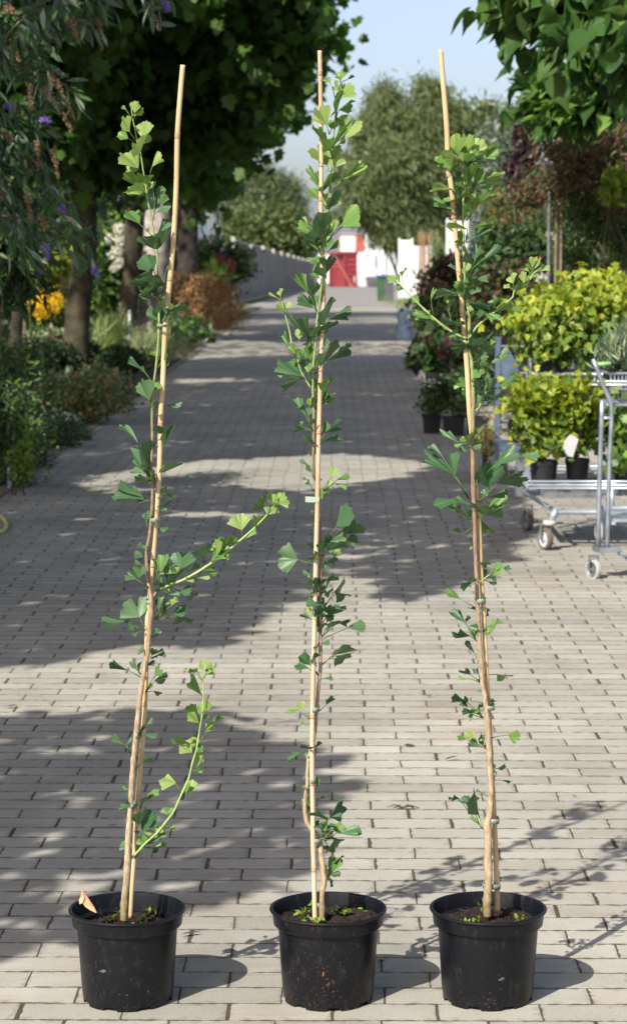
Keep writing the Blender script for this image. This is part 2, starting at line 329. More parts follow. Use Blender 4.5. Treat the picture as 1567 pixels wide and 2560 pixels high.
# ================================================================== far yard
def simple(name, label, cat, fn, mats, group=None, bevel=0.0, smooth=False):
    b = MB(); c = fn(b); o = b.build(name, mats, origin=c, bevel=bevel, smooth=smooth); return tag(o, label, cat, group)
M_GREYP = plain('weathered_board', (.13, .125, .12), (.34, .325, .305), rough=.85, scale=5.5, bump=.003, bscale=20)
M_WHITE = plain('white_paint', (.74, .74, .73), (.80, .80, .79), rough=.5, scale=2)
M_RED = plain('red_paint', (.21, .024, .038), (.27, .034, .048), rough=.5, scale=2.5)
M_RED2 = plain('faded_red_paint', (.48, .12, .11), (.54, .15, .13), rough=.55, scale=2)
M_STEEL = plain('galvanised_steel', (.30, .34, .39), (.46, .50, .55), rough=.38, metal=.75, scale=14, bump=.0004, bscale=200)
M_DSTEEL = plain('dull_steel', (.16, .17, .18), (.28, .29, .30), rough=.5, metal=.6, scale=20)
M_BLACKP = plain('black_plastic', (.014, .014, .016), (.024, .024, .027), rough=.5, scale=20)
def fence(p0, p1, h):
    t = thing('board_fence', 'tall grey vertical board fence along the left side of the lane', 'fence', (p0[0], p0[1], gz(p0[1])))
    L_ = math.hypot(p1[0] - p0[0], p1[1] - p0[1]); ang = math.atan2(p1[1] - p0[1], p1[0] - p0[0]); npn = 12
    for k in range(npn):
        b = MB(); pb = MB(); a, c = k / npn, (k + 1) / npn; nb = 15
        for i in range(nb):
            f = a + (c - a) * (i + .5) / nb; x = p0[0] + (p1[0] - p0[0]) * f; y = p0[1] + (p1[1] - p0[1]) * f
            hh = h + random.uniform(-.03, .03) - .22 * abs((i + .5) / nb - .5) ** 2 * 2 + .05
            b.box((x + random.uniform(-.012, .012), y, gz(y) + hh / 2), (L_ / npn / nb * .93, .04, hh), rot=ang)
        x = p0[0] + (p1[0] - p0[0]) * a; y = p0[1] + (p1[1] - p0[1]) * a
        pb.box((x + .03, y, gz(y) + h / 2 + .04), (.14, .14, h + .12), rot=ang)
        b.build('board_panel', M_GREYP, t); pb.build('fence_post', MATS['post_grey'], t)
plain('post_grey', (.35, .34, .32), (.48, .47, .45), rough=.8, scale=5)
fence((-3.42, 80), (-1.85, 230), 2.15)
# red skip with ribs and diagonal brace, container on top of it
SK = ground(857, 717); ky = SK.y; kz = gz(ky); k = pxm(ky)
def xk(px): return at(px, 650, ky).x
def zk(py): return at(850, py, ky).z
t = thing('skip_container', 'dark red ribbed steel skip with a diagonal brace at the end of the lane', 'skip', (xk(857), ky, kz))
b = MB(); b.box(((xk(822) + xk(893)) / 2, ky + 1.6, (kz + zk(634)) / 2), (xk(893) - xk(822), 3.2, zk(634) - kz)); b.build('body', M_RED, t, bevel=.03)
for px in (824, 862, 891):
    b = MB(); b.box((xk(px), ky - .06, (kz + zk(634)) / 2), (.14, .12, zk(634) - kz)); b.build('rib', M_RED, t)
b = MB()
for py in (640, 652, 664, 676, 688, 700): b.box((xk(877), ky - .045, zk(py)), (.62, .09, .10))
b.build('ladder_rung', M_RED, t)
b = MB(); b.box(((xk(822) + xk(893)) / 2, ky - .08, zk(634) + .05), (xk(895) - xk(820), .2, .16)); b.build('top_rail', M_RED, t)
b = MB(); b.box((xk(843), ky - .03, zk(668)), (.9, .06, .12)); b.build('cross_rail', MATS.get('rust') or plain('rust', (.22, .06, .04), (.32, .10, .05), rough=.8, scale=9), t)
b = MB(); b.tube([(xk(834), ky - .14, zk(636)), (xk(880), ky - .14, zk(716))], .05); b.build('brace', plain('rusty_brace', (.42, .16, .10), (.5, .22, .14), scale=5), t)
b = MB(); b.lathe([(.0, 0), (.17, 0), (.17, -.06), (0, -.06)], (xk(850), ky - .03, zk(641)), n=16, axis='y'); b.build('hatch', M_BLACKP, t)
for i, py in enumerate((692, 697, 702)): b = MB(); b.box((xk(886), ky - .105, zk(py)), (.11, .012, .10)); b.build('stencil_mark', M_WHITE, t)
zt = zk(634) + .135
t = thing('site_container', 'small red and white container stacked on top of the dark red skip', 'container', (xk(880), ky + 1, zt))
b = MB(); hgt = 44 * k; b.box(((xk(847) + xk(911)) / 2, ky + 1.5, zt + hgt / 2), (xk(911) - xk(847), 2.6, hgt)); b.build('body', M_RED2, t, bevel=.05)
b = MB(); b.box(((xk(851) + xk(888)) / 2, ky + .18, zt + hgt * .46), (xk(888) - xk(851), .04, hgt * .86)); b.build('white_panel', M_WHITE, t, bevel=.015)
b = MB()
for i in range(5): b.box((xk(893 + i * 4), ky + .17, zt + hgt / 2), (.05, .06, hgt * .9))
b.build('rib', M_RED2, t)
b = MB(); b.prism([(xk(845), zt + hgt), (xk(913), zt + hgt), (xk(904), zt + hgt + .07), (xk(856), zt + hgt + .07)], ky + .1, ky + 2.9); b.build('roof', plain('pale_roof', (.5, .48, .46), (.6, .58, .55)), t)
# warehouses behind
def far(name, label, cat, px0, px1, py0, py1, Y, dep, m, roof=None, group=None):
    g = gz(Y); x0, x1 = at(px0, py0, Y).x, at(px1, py0, Y).x; zt_ = at(px0, py0, Y).z
    t = thing(name, label, cat, ((x0 + x1) / 2, Y, g), group); b = MB(); b.box(((x0 + x1) / 2, Y + dep / 2, (zt_ + g) / 2), (x1 - x0, dep, zt_ - g)); b.build('wall', m, t)
    return t, x0, x1, g, zt_
M_WCLAD = plain('white_cladding', (.78, .79, .80), (.82, .83, .84), rough=.5, scale=.4)
t, x0, x1, g, z1 = far('white_warehouse', 'white clad warehouse behind the red skip and the bin', 'warehouse', 885, 1008, 585, 690, 235, 30, M_WCLAD)
b = MB()
for i in range(16): b.box((x0 + (i + .5) * (x1 - x0) / 16, 234.97, (g + z1) / 2), (.09, .06, z1 - g))
b.build('cladding_rib', M_WHITE, t)
for px in (962, 985):
    b = MB(); b.box((at(px, 600, 234.8).x, 234.8, (g + z1) / 2), (.3, .2, z1 - g + .2)); b.build('downpipe', plain('pale_steel', (.45, .5, .55), (.5, .55, .6)), t)
b = MB(); b.box((at(920, 640, 234.7).x, 234.7, at(920, 652, 235).z), (1.5, .16, 1.6)); b.build('roller_door', plain('blue_grey', (.42, .50, .57), (.47, .55, .62)), t)
t = thing('grey_roof_building', 'low building with a dark blue grey pitched roof far behind the skip', 'building', (at(850, 630, 260).x, 262, gz(260)))
xa, xb = at(795, 600, 260).x, at(925, 600, 260).x; zr, ze = at(850, 548, 260).z, at(850, 625, 260).z; gg = gz(260)
b = MB(); b.box(((xa + xb) / 2, 268, (ze + gg) / 2), (xb - xa, 14, ze - gg)); b.build('wall', M_WCLAD, t)
b = MB(); xm = at(868, 548, 260).x; b.prism([(xa - .3, ze), (xb + .3, ze), (xb - .8, zr - .3), (xm, zr), (xa + 1.6, zr - 1.3)], 260.6, 275.5); b.build('roof', plain('slate_roof', (.13, .14, .18), (.16, .17, .21), rough=.6, scale=1), t)
# white big bags next to the skip
def bag(px0, px1, py0, py1, label, m, seed):
    Y = ground((px0 + px1) / 2, py1).y; x0, x1 = at(px0, py1, Y).x, at(px1, py1, Y).x; z0, z1_ = gz(Y), at(px0, py0, Y).z
    rr = random.Random(seed); b = MB(); n = 12; vs = []; lev = 7; cx = (x0 + x1) / 2; w = (x1 - x0) / 2
    for i in range(lev):
        f = i / (lev - 1); ww = w * (.9 + .18 * math.sin(f * math.pi) - .3 * max(0, f - .8) * 2)
        for j in range(n * 2):
            a = 2 * math.pi * j / (n * 2); q = (abs(math.cos(a)) ** 5 + abs(math.sin(a)) ** 5) ** (-1 / 5)
            vs.append((cx + math.cos(a) * ww * q * rr.uniform(.95, 1.05), Y + w + math.sin(a) * ww * q, z0 + (z1_ - z0) * f * (1 + rr.uniform(-.04, .04) * (f > 0))))
    m2 = n * 2; fs = [(i * m2 + j, i * m2 + (j + 1) % m2, (i + 1) * m2 + (j + 1) % m2, (i + 1) * m2 + j) for i in range(lev - 1) for j in range(m2)] + [tuple((lev - 1) * m2 + j for j in range(m2))]
    b.add(vs, fs); o = b.build('bulk_bag', m, origin=(cx, Y + w, z0), smooth=True); return tag(o, label, 'bulk bag', 'bulk bags beside the skip')
bag(895, 945, 668, 716, 'large white bulk bag standing right next to the red skip', M_WHITE, 1)
bag(932, 976, 640, 706, 'tall white bulk bag between the skip and the wheeled bin', M_WHITE, 2)
# wheelie bin
BN = ground(963, 752); Yb = BN.y; g = gz(Yb); s = pxm(Yb)
t = thing('wheeled_bin', 'green and grey wheeled bin with a blue lid at the right edge of the lane', 'bin', (BN.x, Yb, g))
xa, xb, xc = at(942, 700, Yb).x, at(960, 700, Yb).x, at(985, 700, Yb).x; h = 60 * s
b = MB(); b.add([(xa + .03, Yb, g), (xb, Yb, g), (xb, Yb + .5, g), (xa + .03, Yb + .5, g), (xa, Yb - .03, g + h), (xb, Yb - .03, g + h), (xb, Yb + .55, g + h), (xa, Yb + .55, g + h)], [(3, 2, 1, 0), (4, 5, 6, 7), (0, 1, 5, 4), (1, 2, 6, 5), (2, 3, 7, 6), (3, 0, 4, 7)])
b.build('body', plain('bin_green', (.03, .08, .03), (.042, .10, .038), scale=3), t, bevel=.02)
b = MB(); b.add([(xb, Yb + .003, g), (xc - .03, Yb + .003, g), (xc - .03, Yb + .5, g), (xb, Yb + .5, g), (xb, Yb - .025, g + h), (xc, Yb - .025, g + h), (xc, Yb + .55, g + h), (xb, Yb + .55, g + h)], [(3, 2, 1, 0), (4, 5, 6, 7), (0, 1, 5, 4), (1, 2, 6, 5), (2, 3, 7, 6), (3, 0, 4, 7)])
b.build('side_panel', plain('bin_grey', (.07, .075, .08), (.10, .105, .11), scale=3), t, bevel=.02)
b = MB(); b.box(((xa + xb) / 2 + .03, Yb + .25, g + h + .03), (xb - xa + .1, .66, .06)); b.tube([(xb - .05, Yb + .1, g + h + .05), (xb - .05, Yb + .1, g + h + .12)], .05); b.build('lid', plain('bin_blue', (.04, .12, .33), (.05, .15, .38), scale=3), t, bevel=.015)
b = MB(); b.box(((xb + xc) / 2 + .03, Yb + .25, g + h + .03), (xc - xb - .03, .66, .05)); b.build('dark_lid', MATS['bin_grey'], t, bevel=.015)
for xx in (xa + .08, xc - .08):
    b = MB(); b.lathe([(.0, -.03), (.09, -.03), (.09, .03), (0, .03)], (xx, Yb + .52, g + .09), n=16, axis='x'); b.build('wheel', M_BLACKP, t)
# white partition panels
def panel(px0, px1, py0, py1, label, Y=None, parts=True):
    Y = Y or ground((px0 + px1) / 2, py1).y; g = gz(Y); x0, x1 = at(px0, py0, Y).x, at(px1, py0, Y).x; z1_ = at(px0, py0, Y).z
    t = thing('partition_screen', label, 'screen', ((x0 + x1) / 2, Y, g), 'white screens along the right of the lane')
    b = MB(); b.box(((x0 + x1) / 2, Y + .04, (g + z1_) / 2), (x1 - x0 - .08, .05, z1_ - g - .04)); b.build('panel', M_WHITE, t)
    for x in (x0, x1):
        b = MB(); b.box((x, Y + .03, (g + z1_) / 2 + .03), (.07, .09, z1_ - g + .06)); b.build('post', M_WHITE, t, bevel=.006)
    return t
panel(998, 1030, 598, 747, 'tall white screen panel nearest to the wheeled bin')
panel(1032, 1080, 613, 738, 'wide white screen panel with bamboo canes rising behind it')
panel(1118, 1168, 550, 738, 'tall white screen with a rounded top behind the right ginkgo', Y=76)
b = MB(); Yc = 96
for i in range(7):
    p = at(1048 + i * 5.2 + random.uniform(-1, 1), 612, Yc); q = at(1048 + i * 5.2 + random.uniform(-2, 2), 578 + random.uniform(-6, 8), Yc)
    b.tube([(p.x, Yc, gz(Yc)), (q.x, Yc, q.z)], .035, n=6)
tag(b.build('cane_bundle', plain('orange_cane', (.22, .12, .06), (.32, .20, .10), scale=3), origin=(at(1062, 612, Yc).x, Yc, gz(Yc))), 'bundle of orange brown canes sticking up behind the white screen', 'canes')
# ================================================================== the three potted ginkgos
M_YOUNG = leafm('ginkgo_young', (.20, .31, .07), (.30, .41, .13), trans=.36, tsat=1.0, thue=.5, rough=.5, veins=True)
M_MID = leafm('ginkgo_mid', (.10, .21, .055), (.165, .29, .075), trans=.32, rough=.45, veins=True)
M_OLD = leafm('ginkgo_old', (.055, .13, .055), (.105, .195, .085), trans=.26, rough=.42, veins=True)
M_CANE = plain('bamboo_cane', (.50, .35, .18), (.64, .48, .28), rough=.42, scale=9, detail=3)
M_CANEP = plain('pale_bamboo', (.50, .34, .20), (.63, .46, .31), rough=.45, scale=9, detail=3)
def stem_material():
    m, n, out = nt('ginkgo_bark'); L = n.links.new
    tc = N(n, 'ShaderNodeTexCoord'); sz = N(n, 'ShaderNodeSeparateXYZ'); L(tc.outputs['Object'], sz.inputs[0])
    no = N(n, 'ShaderNodeTexNoise', i_Scale=24.0, i_Detail=4.0); L(tc.outputs['Object'], no.inputs['Vector'])
    ad = N(n, 'ShaderNodeMath', operation='MULTIPLY_ADD'); L(no.outputs[0], ad.inputs[0]); ad.inputs[1].default_value = .22; L(sz.outputs[2], ad.inputs[2])
    mr = N(n, 'ShaderNodeMapRange'); L(ad.outputs[0], mr.inputs[0]); mr.inputs[1].default_value = .1; mr.inputs[2].default_value = 2.1
    rp = N(n, 'ShaderNodeValToRGB'); L(mr.outputs[0], rp.inputs[0]); e = rp.color_ramp.elements
    e[0].position = 0.08; e[0].color = (.26, .205, .10, 1); e[1].position = .70; e[1].color = (.27, .36, .13, 1)
    for ps, c in ((.15, (.42, .33, .21)), (.32, (.42, .32, .22)), (.43, (.32, .22, .15)), (.58, (.27, .18, .12)), (.645, (.27, .32, .13))):
        q_ = e.new(ps); q_.color = rgba(c)
    mp = N(n, 'ShaderNodeMapping'); mp.inputs['Scale'].default_value = (1, 1, .3); L(tc.outputs['Object'], mp.inputs[0])
    n2 = N(n, 'ShaderNodeTexNoise', i_Scale=190.0, i_Detail=6.0, i_Roughness=.7); L(mp.outputs[0], n2.inputs['Vector'])
    r2 = N(n, 'ShaderNodeValToRGB'); L(n2.outputs[0], r2.inputs[0]); r2.color_ramp.elements[0].position = .34; r2.color_ramp.elements[1].position = .66
    r2.color_ramp.elements[0].color = (.52, .50, .46, 1); r2.color_ramp.elements[1].color = (1.25, 1.22, 1.18, 1)
    mx = N(n, 'ShaderNodeMix', data_type='RGBA', blend_type='MULTIPLY'); mx.inputs['Factor'].default_value = 1; L(rp.outputs[0], mx.inputs['A']); L(r2.outputs[0], mx.inputs['B'])
    bs = N(n, 'ShaderNodeBsdfPrincipled', i_Roughness=.75); L(mx.outputs['Result'], bs.inputs['Base Color'])
    bp = N(n, 'ShaderNodeBump', i_Strength=1.0, i_Distance=.0016); L(n2.outputs[0], bp.inputs['Height']); L(bp.outputs[0], bs.inputs['Normal']); L(bs.outputs[0], out.inputs[0]); return m
M_BARK = stem_material(); M_TWIG = plain('ginkgo_twig', (.16, .095, .06), (.30, .19, .12), rough=.8, scale=70, bump=.001, bscale=160); M_SHOOT = plain('green_shoot', (.26, .36, .11), (.36, .46, .16), rough=.5, scale=40)
M_TIE = plain('tie_tape', (.17, .215, .165), (.26, .30, .24), rough=.5, scale=60, spec=.3)
M_TIEW = plain('tie_tape_end', (.30, .37, .29), (.38, .45, .36), rough=.3, scale=60)
def pot_material(name, th, dc):
    m, n, out = nt(name); L = n.links.new
    tc = N(n, 'ShaderNodeTexCoord'); oi = N(n, 'ShaderNodeObjectInfo'); va = N(n, 'ShaderNodeVectorMath', operation='ADD')
    cx = N(n, 'ShaderNodeVectorMath', operation='SCALE'); L(oi.outputs['Location'], cx.inputs[0]); cx.inputs['Scale'].default_value = 3.7
    L(tc.outputs['Object'], va.inputs[0]); L(cx.outputs[0], va.inputs[1])
    sp = N(n, 'ShaderNodeTexNoise', i_Scale=240.0, i_Detail=2.0); L(va.outputs[0], sp.inputs['Vector'])
    cl = N(n, 'ShaderNodeTexNoise', i_Scale=16.0, i_Detail=4.0); L(va.outputs[0], cl.inputs['Vector'])
    sz = N(n, 'ShaderNodeSeparateXYZ'); L(tc.outputs['Object'], sz.inputs[0])
    zr = N(n, 'ShaderNodeMapRange'); L(sz.outputs[2], zr.inputs[0]); zr.inputs[1].default_value = .16; zr.inputs[2].default_value = 0.0; zr.inputs[3].default_value = 0; zr.inputs[4].default_value = .075
    s1 = N(n, 'ShaderNodeMath', operation='MULTIPLY_ADD'); L(cl.outputs[0], s1.inputs[0]); s1.inputs[1].default_value = .26; L(zr.outputs[0], s1.inputs[2])
    s2 = N(n, 'ShaderNodeMath', operation='ADD'); L(s1.outputs[0], s2.inputs[0]); L(sp.outputs[0], s2.inputs[1])
    mk = N(n, 'ShaderNodeMapRange'); L(s2.outputs[0], mk.inputs[0]); mk.inputs[1].default_value = th; mk.inputs[2].default_value = th + .08
    sc = N(n, 'ShaderNodeTexNoise', i_Scale=60.0, i_Detail=6.0, i_Roughness=.7); mp = N(n, 'ShaderNodeMapping'); mp.inputs['Scale'].default_value = (1, 1, .45); L(va.outputs[0], mp.inputs[0]); L(mp.outputs[0], sc.inputs['Vector'])
    sk = N(n, 'ShaderNodeMapRange'); L(sc.outputs[0], sk.inputs[0]); sk.inputs[1].default_value = .54; sk.inputs[2].default_value = .76; sk.inputs[4].default_value = .32
    c1 = N(n, 'ShaderNodeMix', data_type='RGBA'); L(sk.outputs[0], c1.inputs['Factor']); c1.inputs['A'].default_value = (.0045, .005, .0075, 1); c1.inputs['B'].default_value = (.075, .078, .088, 1)
    c2 = N(n, 'ShaderNodeMix', data_type='RGBA'); L(mk.outputs[0], c2.inputs['Factor']); L(c1.outputs['Result'], c2.inputs['A']); c2.inputs['B'].default_value = dc
    bs = N(n, 'ShaderNodeBsdfPrincipled', i_Roughness=.36); bs.inputs['Specular IOR Level'].default_value = .30; L(c2.outputs['Result'], bs.inputs['Base Color'])
    rr = N(n, 'ShaderNodeMapRange'); L(cl.outputs[0], rr.inputs[0]); rr.inputs[3].default_value = .28; rr.inputs[4].default_value = .5; L(rr.outputs[0], bs.inputs['Roughness'])
    bp = N(n, 'ShaderNodeBump', i_Strength=.5, i_Distance=.0008); L(cl.outputs[0], bp.inputs['Height']); L(bp.outputs[0], bs.inputs['Normal'])
    L(bs.outputs[0], out.inputs[0]); return m
M_POTS = [pot_material('pot_plastic_clean', .86, (.09, .09, .09, 1)), pot_material('pot_plastic_dusty', .815, (.12, .06, .03, 1)), pot_material('pot_plastic', .87, (.12, .085, .05, 1))]
M_PSOIL = plain('potting_soil', (.006, .0035, .003), (.028, .015, .010), rough=.95, scale=60, bump=.004, bscale=120, detail=8)
M_WEED = leafm('pot_weed', (.12, .24, .03), (.30, .36, .05), trans=.35)
def make_pot(parent, c, soil_z, seed):
    rr = random.Random(seed); ph = rr.uniform(0, .6)
    def zf(i, a):
        if i != 0: return 0
        return .0075 if math.sin(8 * (a + ph)) > .35 else 0.0
    b = MB(); ro = rr.uniform(0, 6)
    def zf2(i, a): return zf(i, a)
    prof = [(.0915, 0), (.0925, .013), (.094, .02), (.1028, .156), (.1028, .1585), (.1108, .1585), (.1122, .160), (.1150, .184), (.1192, .1865), (.1205, .189), (.1198, .1915), (.117, .1925), (.1140, .1915), (.1125, .186), (.1085, .163), (.1010, .157), (.0992, .134)]
    b.lathe(prof, c, n=128, zfun=zf2); b.lathe([(.0925, .013), (.0, .013)], c, n=64); b.lathe([(.0915, .0), (.086, .0), (.0855, .013)], c, n=128, zfun=lambda i, a: zf(0, a) if i < 2 else 0)
    b.build('pot', M_POTS[seed % 3], parent, smooth=False, bevel=0); o = parent.children[-1]
    me = o.data; me.polygons.foreach_set('use_smooth', [True] * len(me.polygons))
    e = o.modifiers.new('split', 'EDGE_SPLIT'); e.split_angle = R_(35)
    # soil
    b = MB(); n = 64; rings = 22; vs = [(c[0], c[1], c[2] + soil_z)]
    for i in range(1, rings + 1):
        r = (.1082 if soil_z > .1615 else .0995) * i / rings
        for j in range(n):
            a = 2 * math.pi * j / n; z = soil_z + rr.uniform(-.0028, .0035) + .004 * math.sin(a * 2 + ph * 9) * (i / rings) + .005 * math.sin(r * 90 + a)
            vs.append((c[0] + r * math.cos(a), c[1] + r * math.sin(a), c[2] + z))
    fs = [(0, 1 + j, 1 + (j + 1) % n) for j in range(n)] + [(1 + i * n + j, 1 + (i + 1) * n + j, 1 + (i + 1) * n + (j + 1) % n, 1 + i * n + (j + 1) % n) for i in range(rings - 1) for j in range(n)]
    b.add(vs, fs)
    for _ in range(150):
        a, r = rr.uniform(0, 6.28), .098 * math.sqrt(rr.random()); s = rr.uniform(.0015, .005)
        q = Vector((c[0] + r * math.cos(a), c[1] + r * math.sin(a), c[2] + soil_z + s * .5))
        pts = [q + Vector((rr.uniform(-1, 1), rr.uniform(-1, 1), rr.uniform(-.4, 1))) * s for _ in range(6)]
        b.add(pts, [(0, 1, 2), (0, 2, 3), (0, 3, 4), (0, 4, 1), (5, 2, 1), (5, 3, 2), (5, 4, 3), (5, 1, 4)])
    b.build('potting_soil', M_PSOIL, parent)
GK = [0.0]
SV = np.array(SDIR)
def gleaf(buf, Yp, x0, y0, bx, by, tx, ty, W, tone, rr):
    Yl = Yp + rr.uniform(-.018, .022)
    B = np.array(at(bx, by, Yl)); T = np.array(at(tx, ty, Yl)); Pp = np.array(at(x0, y0, Yp))
    k = Yl / F_PX * 1.012; L2 = np.linalg.norm(T - B) * 1.2; d2 = (T - B); d2 /= np.linalg.norm(d2); Wm = W * k * 1.36
    view = np.array(O_) - B; view /= np.linalg.norm(view)
    side = np.cross(d2, view); side /= np.linalg.norm(side)
    want = tone in 'LMB'; best = None
    for pit in (-48, -25, -5, 15, 35, 52):
        p = R_(pit + rr.uniform(-6, 6)); L3 = L2 / math.cos(p)
        if L3 > .068 and abs(pit) > 20: continue
        a = d2 * math.cos(p) + view * math.sin(p)
        half = 52.0; r_ = Wm / (2 * L3 * math.sin(R_(half)))
        if r_ > 1: half = min(82, math.degrees(math.asin(min(.99, Wm / (2 * L3))))) if Wm / (2 * L3) < 1 else 82; roll = 0
        else:
            rm = max(.55, r_); roll = math.acos(rm); half = max(16.0, half * (r_ / rm) ** .9)
        for sg in (1, -1):
            pn = np.cross(side, a); pn /= np.linalg.norm(pn)
            if pn @ view < 0: pn = -pn
            l = side * math.cos(roll) + pn * math.sin(roll) * sg
            nn = np.cross(a, l); nn /= np.linalg.norm(nn)
            if nn @ view < 0: nn = -nn
            lit = float(nn @ SV)
            sc = (min(lit, .8) if want else -max(lit, -.6)) - abs(pit) * (.006 if want else .002) + rr.uniform(-.12, .12)
            if best is None or sc > best[0]: best = (sc, a, l, nn, L3, half)
    if best is None: best = (0, d2, side, np.cross(side, d2), L2, 60.0)
    _, a, l, nn, L3, half = best; H = R_(half)
    nt_, nr = 25, 5; ph = rr.uniform(0, 6.28); ph2 = rr.uniform(0, 6.28)
    notch = rr.choice([.06, .25, .4, .55]) if W > 60 else rr.choice([0, .1, .3]); nc = rr.uniform(-.18, .18); n2 = rr.choice([0, .12, .2]); n2c = rr.uniform(.35, .6) * rr.choice([-1, 1])
    cup = rr.uniform(-.2, .30) * L3; wav = rr.uniform(.05, .12) * L3; curl = rr.uniform(-.12, .12) * L3
    vs = []; uvs = []
    for i in range(nr):
        f = (0.06, .34, .62, .86, 1.0)[i]
        for j in range(nt_):
            u = j / (nt_ - 1) * 2 - 1; th = u * H
            Rr = L3 * (1 - .12 * abs(u) ** 2.2 + .035 * math.sin(8 * u + ph) + .032 * math.sin(19 * u + ph2) + .02 * math.sin(31 * u + ph)) * (1 - notch * math.exp(-((u - nc) / .075) ** 2) - n2 * math.exp(-((u - n2c) / .06) ** 2))
            r = Rr * f; narrow = 1.0 if f > .3 else .8
            z = cup * f * (math.sqrt((u - nc) ** 2 + .03) - .35) + wav * f * f * math.sin(5.2 * u + ph) + wav * .35 * f ** 3 * math.sin(13 * u + ph2) + curl * f ** 3
            vs.append(B + a * (r * math.cos(th * narrow)) + l * (r * math.sin(th * narrow)) + nn * z); uvs.append((u * .5 + .5, f))
    o = len(buf['v']); buf['v'] += [tuple(v) for v in vs] + [tuple(B)]; buf['uv'] += uvs + [(.5, 0)]
    mi = {'L': 0, 'G': 0, 'M': 1, 'B': 2, 'D': 2}[tone]
    if tone == 'G' and rr.random() < .72: mi = 1
    for i in range(nr - 1):
        for j in range(nt_ - 1):
            q = o + i * nt_ + j; buf['f'].append((q, q + 1, q + nt_ + 1, q + nt_)); buf['m'].append(mi)
    for j in range(nt_ - 1): buf['f'].append((o + nt_ * nr, o + j + 1, o + j)); buf['m'].append(mi)
    # petiole
    if np.linalg.norm(Pp - B) > .003:
        mid = (Pp + B) / 2 + np.array([0, -.002, .002]) * rr.uniform(-1, 1.5); t0 = len(buf['v']); mb = MB()
        mb.tube([Pp, mid, B + a * L3 * .08], [.0011, .0009, .0007], n=5); buf['v'] += mb.v; buf['uv'] += [(.5, .5)] * len(mb.v)
        buf['f'] += [tuple(i + t0 for i in f) for f in mb.f]; buf['m'] += [mi if mi < 2 else 1] * len(mb.f)
def foliage(name, parent, buf, mats):
    me = bpy.data.meshes.new(name); me.from_pydata(buf['v'], [], buf['f'])
    for m in mats: me.materials.append(m)
    me.polygons.foreach_set('material_index', buf['m']); me.polygons.foreach_set('use_smooth', [True] * len(buf['f']))
    uv = me.uv_layers.new(name='UVMap'); li = np.zeros(len(me.loops), np.int32); me.loops.foreach_get('vertex_index', li)
    uv.data.foreach_set('uv', np.array(buf['uv'], np.float32)[li].ravel()); me.update()
    o = bpy.data.objects.new(name, me); scene.collection.objects.link(o); return put(o, parent)
def spline(pts, step=14.0):
    """Catmull-Rom through rows of numbers"""
    P = [np.array(p, float) for p in pts]; out = []
    for i in range(len(P) - 1):
        a = P[max(i - 1, 0)]; b = P[i]; c = P[i + 1]; d = P[min(i + 2, len(P) - 1)]
        n = max(1, int(np.linalg.norm((c - b)[:2]) / step))
        for k in range(n):
            t = k / n; out.append(.5 * ((2 * b) + (-a + c) * t + (2 * a - 5 * b + 4 * c - d) * t * t + (-a + 3 * b - 3 * c + d) * t ** 3))
    out.append(P[-1]); return out
def stems(parent, Yp, pts, name='stem', splits=None, rr=random, nodes=True):
    """pts rows: x, y, radius px, depth cm; cut into differently coloured lengths"""
    S = spline(pts, 9.0); splits = splits or [(-1e9, 1e9, M_BARK)]
    for y0, y1, m in splits:
        seg = [s for s in S if y0 - 6 <= s[1] <= y1 + 6]
        if len(seg) < 2: continue
        P = []; Rd = []
        for i, s in enumerate(seg):
            Y = Yp + s[3] * .01; P.append(at(s[0], s[1], Y)); r = s[2] * Y / F_PX
            if nodes: r *= 1 + (.2 if i % 9 == 4 else 0) + rr.uniform(-.08, .08)
            Rd.append(r)
        b = MB(); b.tube(P, Rd, n=12); b.build(name, m, parent, smooth=True)
def cane(parent, Yp, pts, nodes_y, m, m2=None, ysplit=None):
    S = spline(pts, 12.0); P = []; Rd = []; MI = []
    for s in S: P.append(at(s[0], s[1], Yp + s[3] * .01)); Rd.append(s[2] * Yp / F_PX)
    b = MB(); b.tube(P, Rd, n=16)
    b.build('bamboo_stake', m, parent, smooth=True); o = parent.children[-1]
    e = o.modifiers.new('split', 'EDGE_SPLIT'); e.split_angle = R_(50)
    nm_ = plain(m.name + '_node', (.38, .24, .13), (.52, .35, .21), rough=.5, scale=30)
    for y in nodes_y:
        nb = MB()
        i = min(range(len(S)), key=lambda q: abs(S[q][1] - y)); i = max(1, min(i, len(P) - 2)); t = (P[i + 1] - P[i - 1]).normalized(); r = Rd[i]
        nb.tube([P[i] - t * .006, P[i] - t * .003, P[i], P[i] + t * .003, P[i] + t * .007], [r * 1.0, r * 1.1, r * 1.05, r * 1.11, r * .98], n=16); nb.build('cane_node', nm_, parent, smooth=True)
def tie(parent, Yp, x, y, w, h=9, d=.0):
    c = at(x, y, Yp + d); k = Yp / F_PX; hw = w * k / 2; hh = h * k / 2; b = MB(); n = 28; vs = []
    for z, q in ((-hh, 1.0), (-hh, 1.08), (hh, 1.1), (hh, 1.02)):
        for j in range(n):
            a = 2 * math.pi * j / n; vs.append((c.x + math.cos(a) * hw * q, c.y + math.sin(a) * (.0165 * q), c.z + z + .0008 * math.sin(a * 3)))
    b.add(vs, [(i * n + j, i * n + (j + 1) % n, ((i + 1) % 4) * n + (j + 1) % n, ((i + 1) % 4) * n + j) for i in range(4) for j in range(n)])
    b.build('tie', M_TIE, parent, smooth=True)
def cv(rows, ox, oy, sc): return [(ox + r[0] / sc, oy + r[1] / sc, ox + r[2] / sc, oy + r[3] / sc, ox + r[4] / sc, oy + r[5] / sc, r[6] / sc, r[7]) for r in rows]
Z = 5.0267
def q(s):
    out = []
    for ln in s.replace('\n', ';').split(';'):
        p = ln.split()
        if len(p) == 8: out.append(tuple(float(v) for v in p[:7]) + (p[7],))
    return out
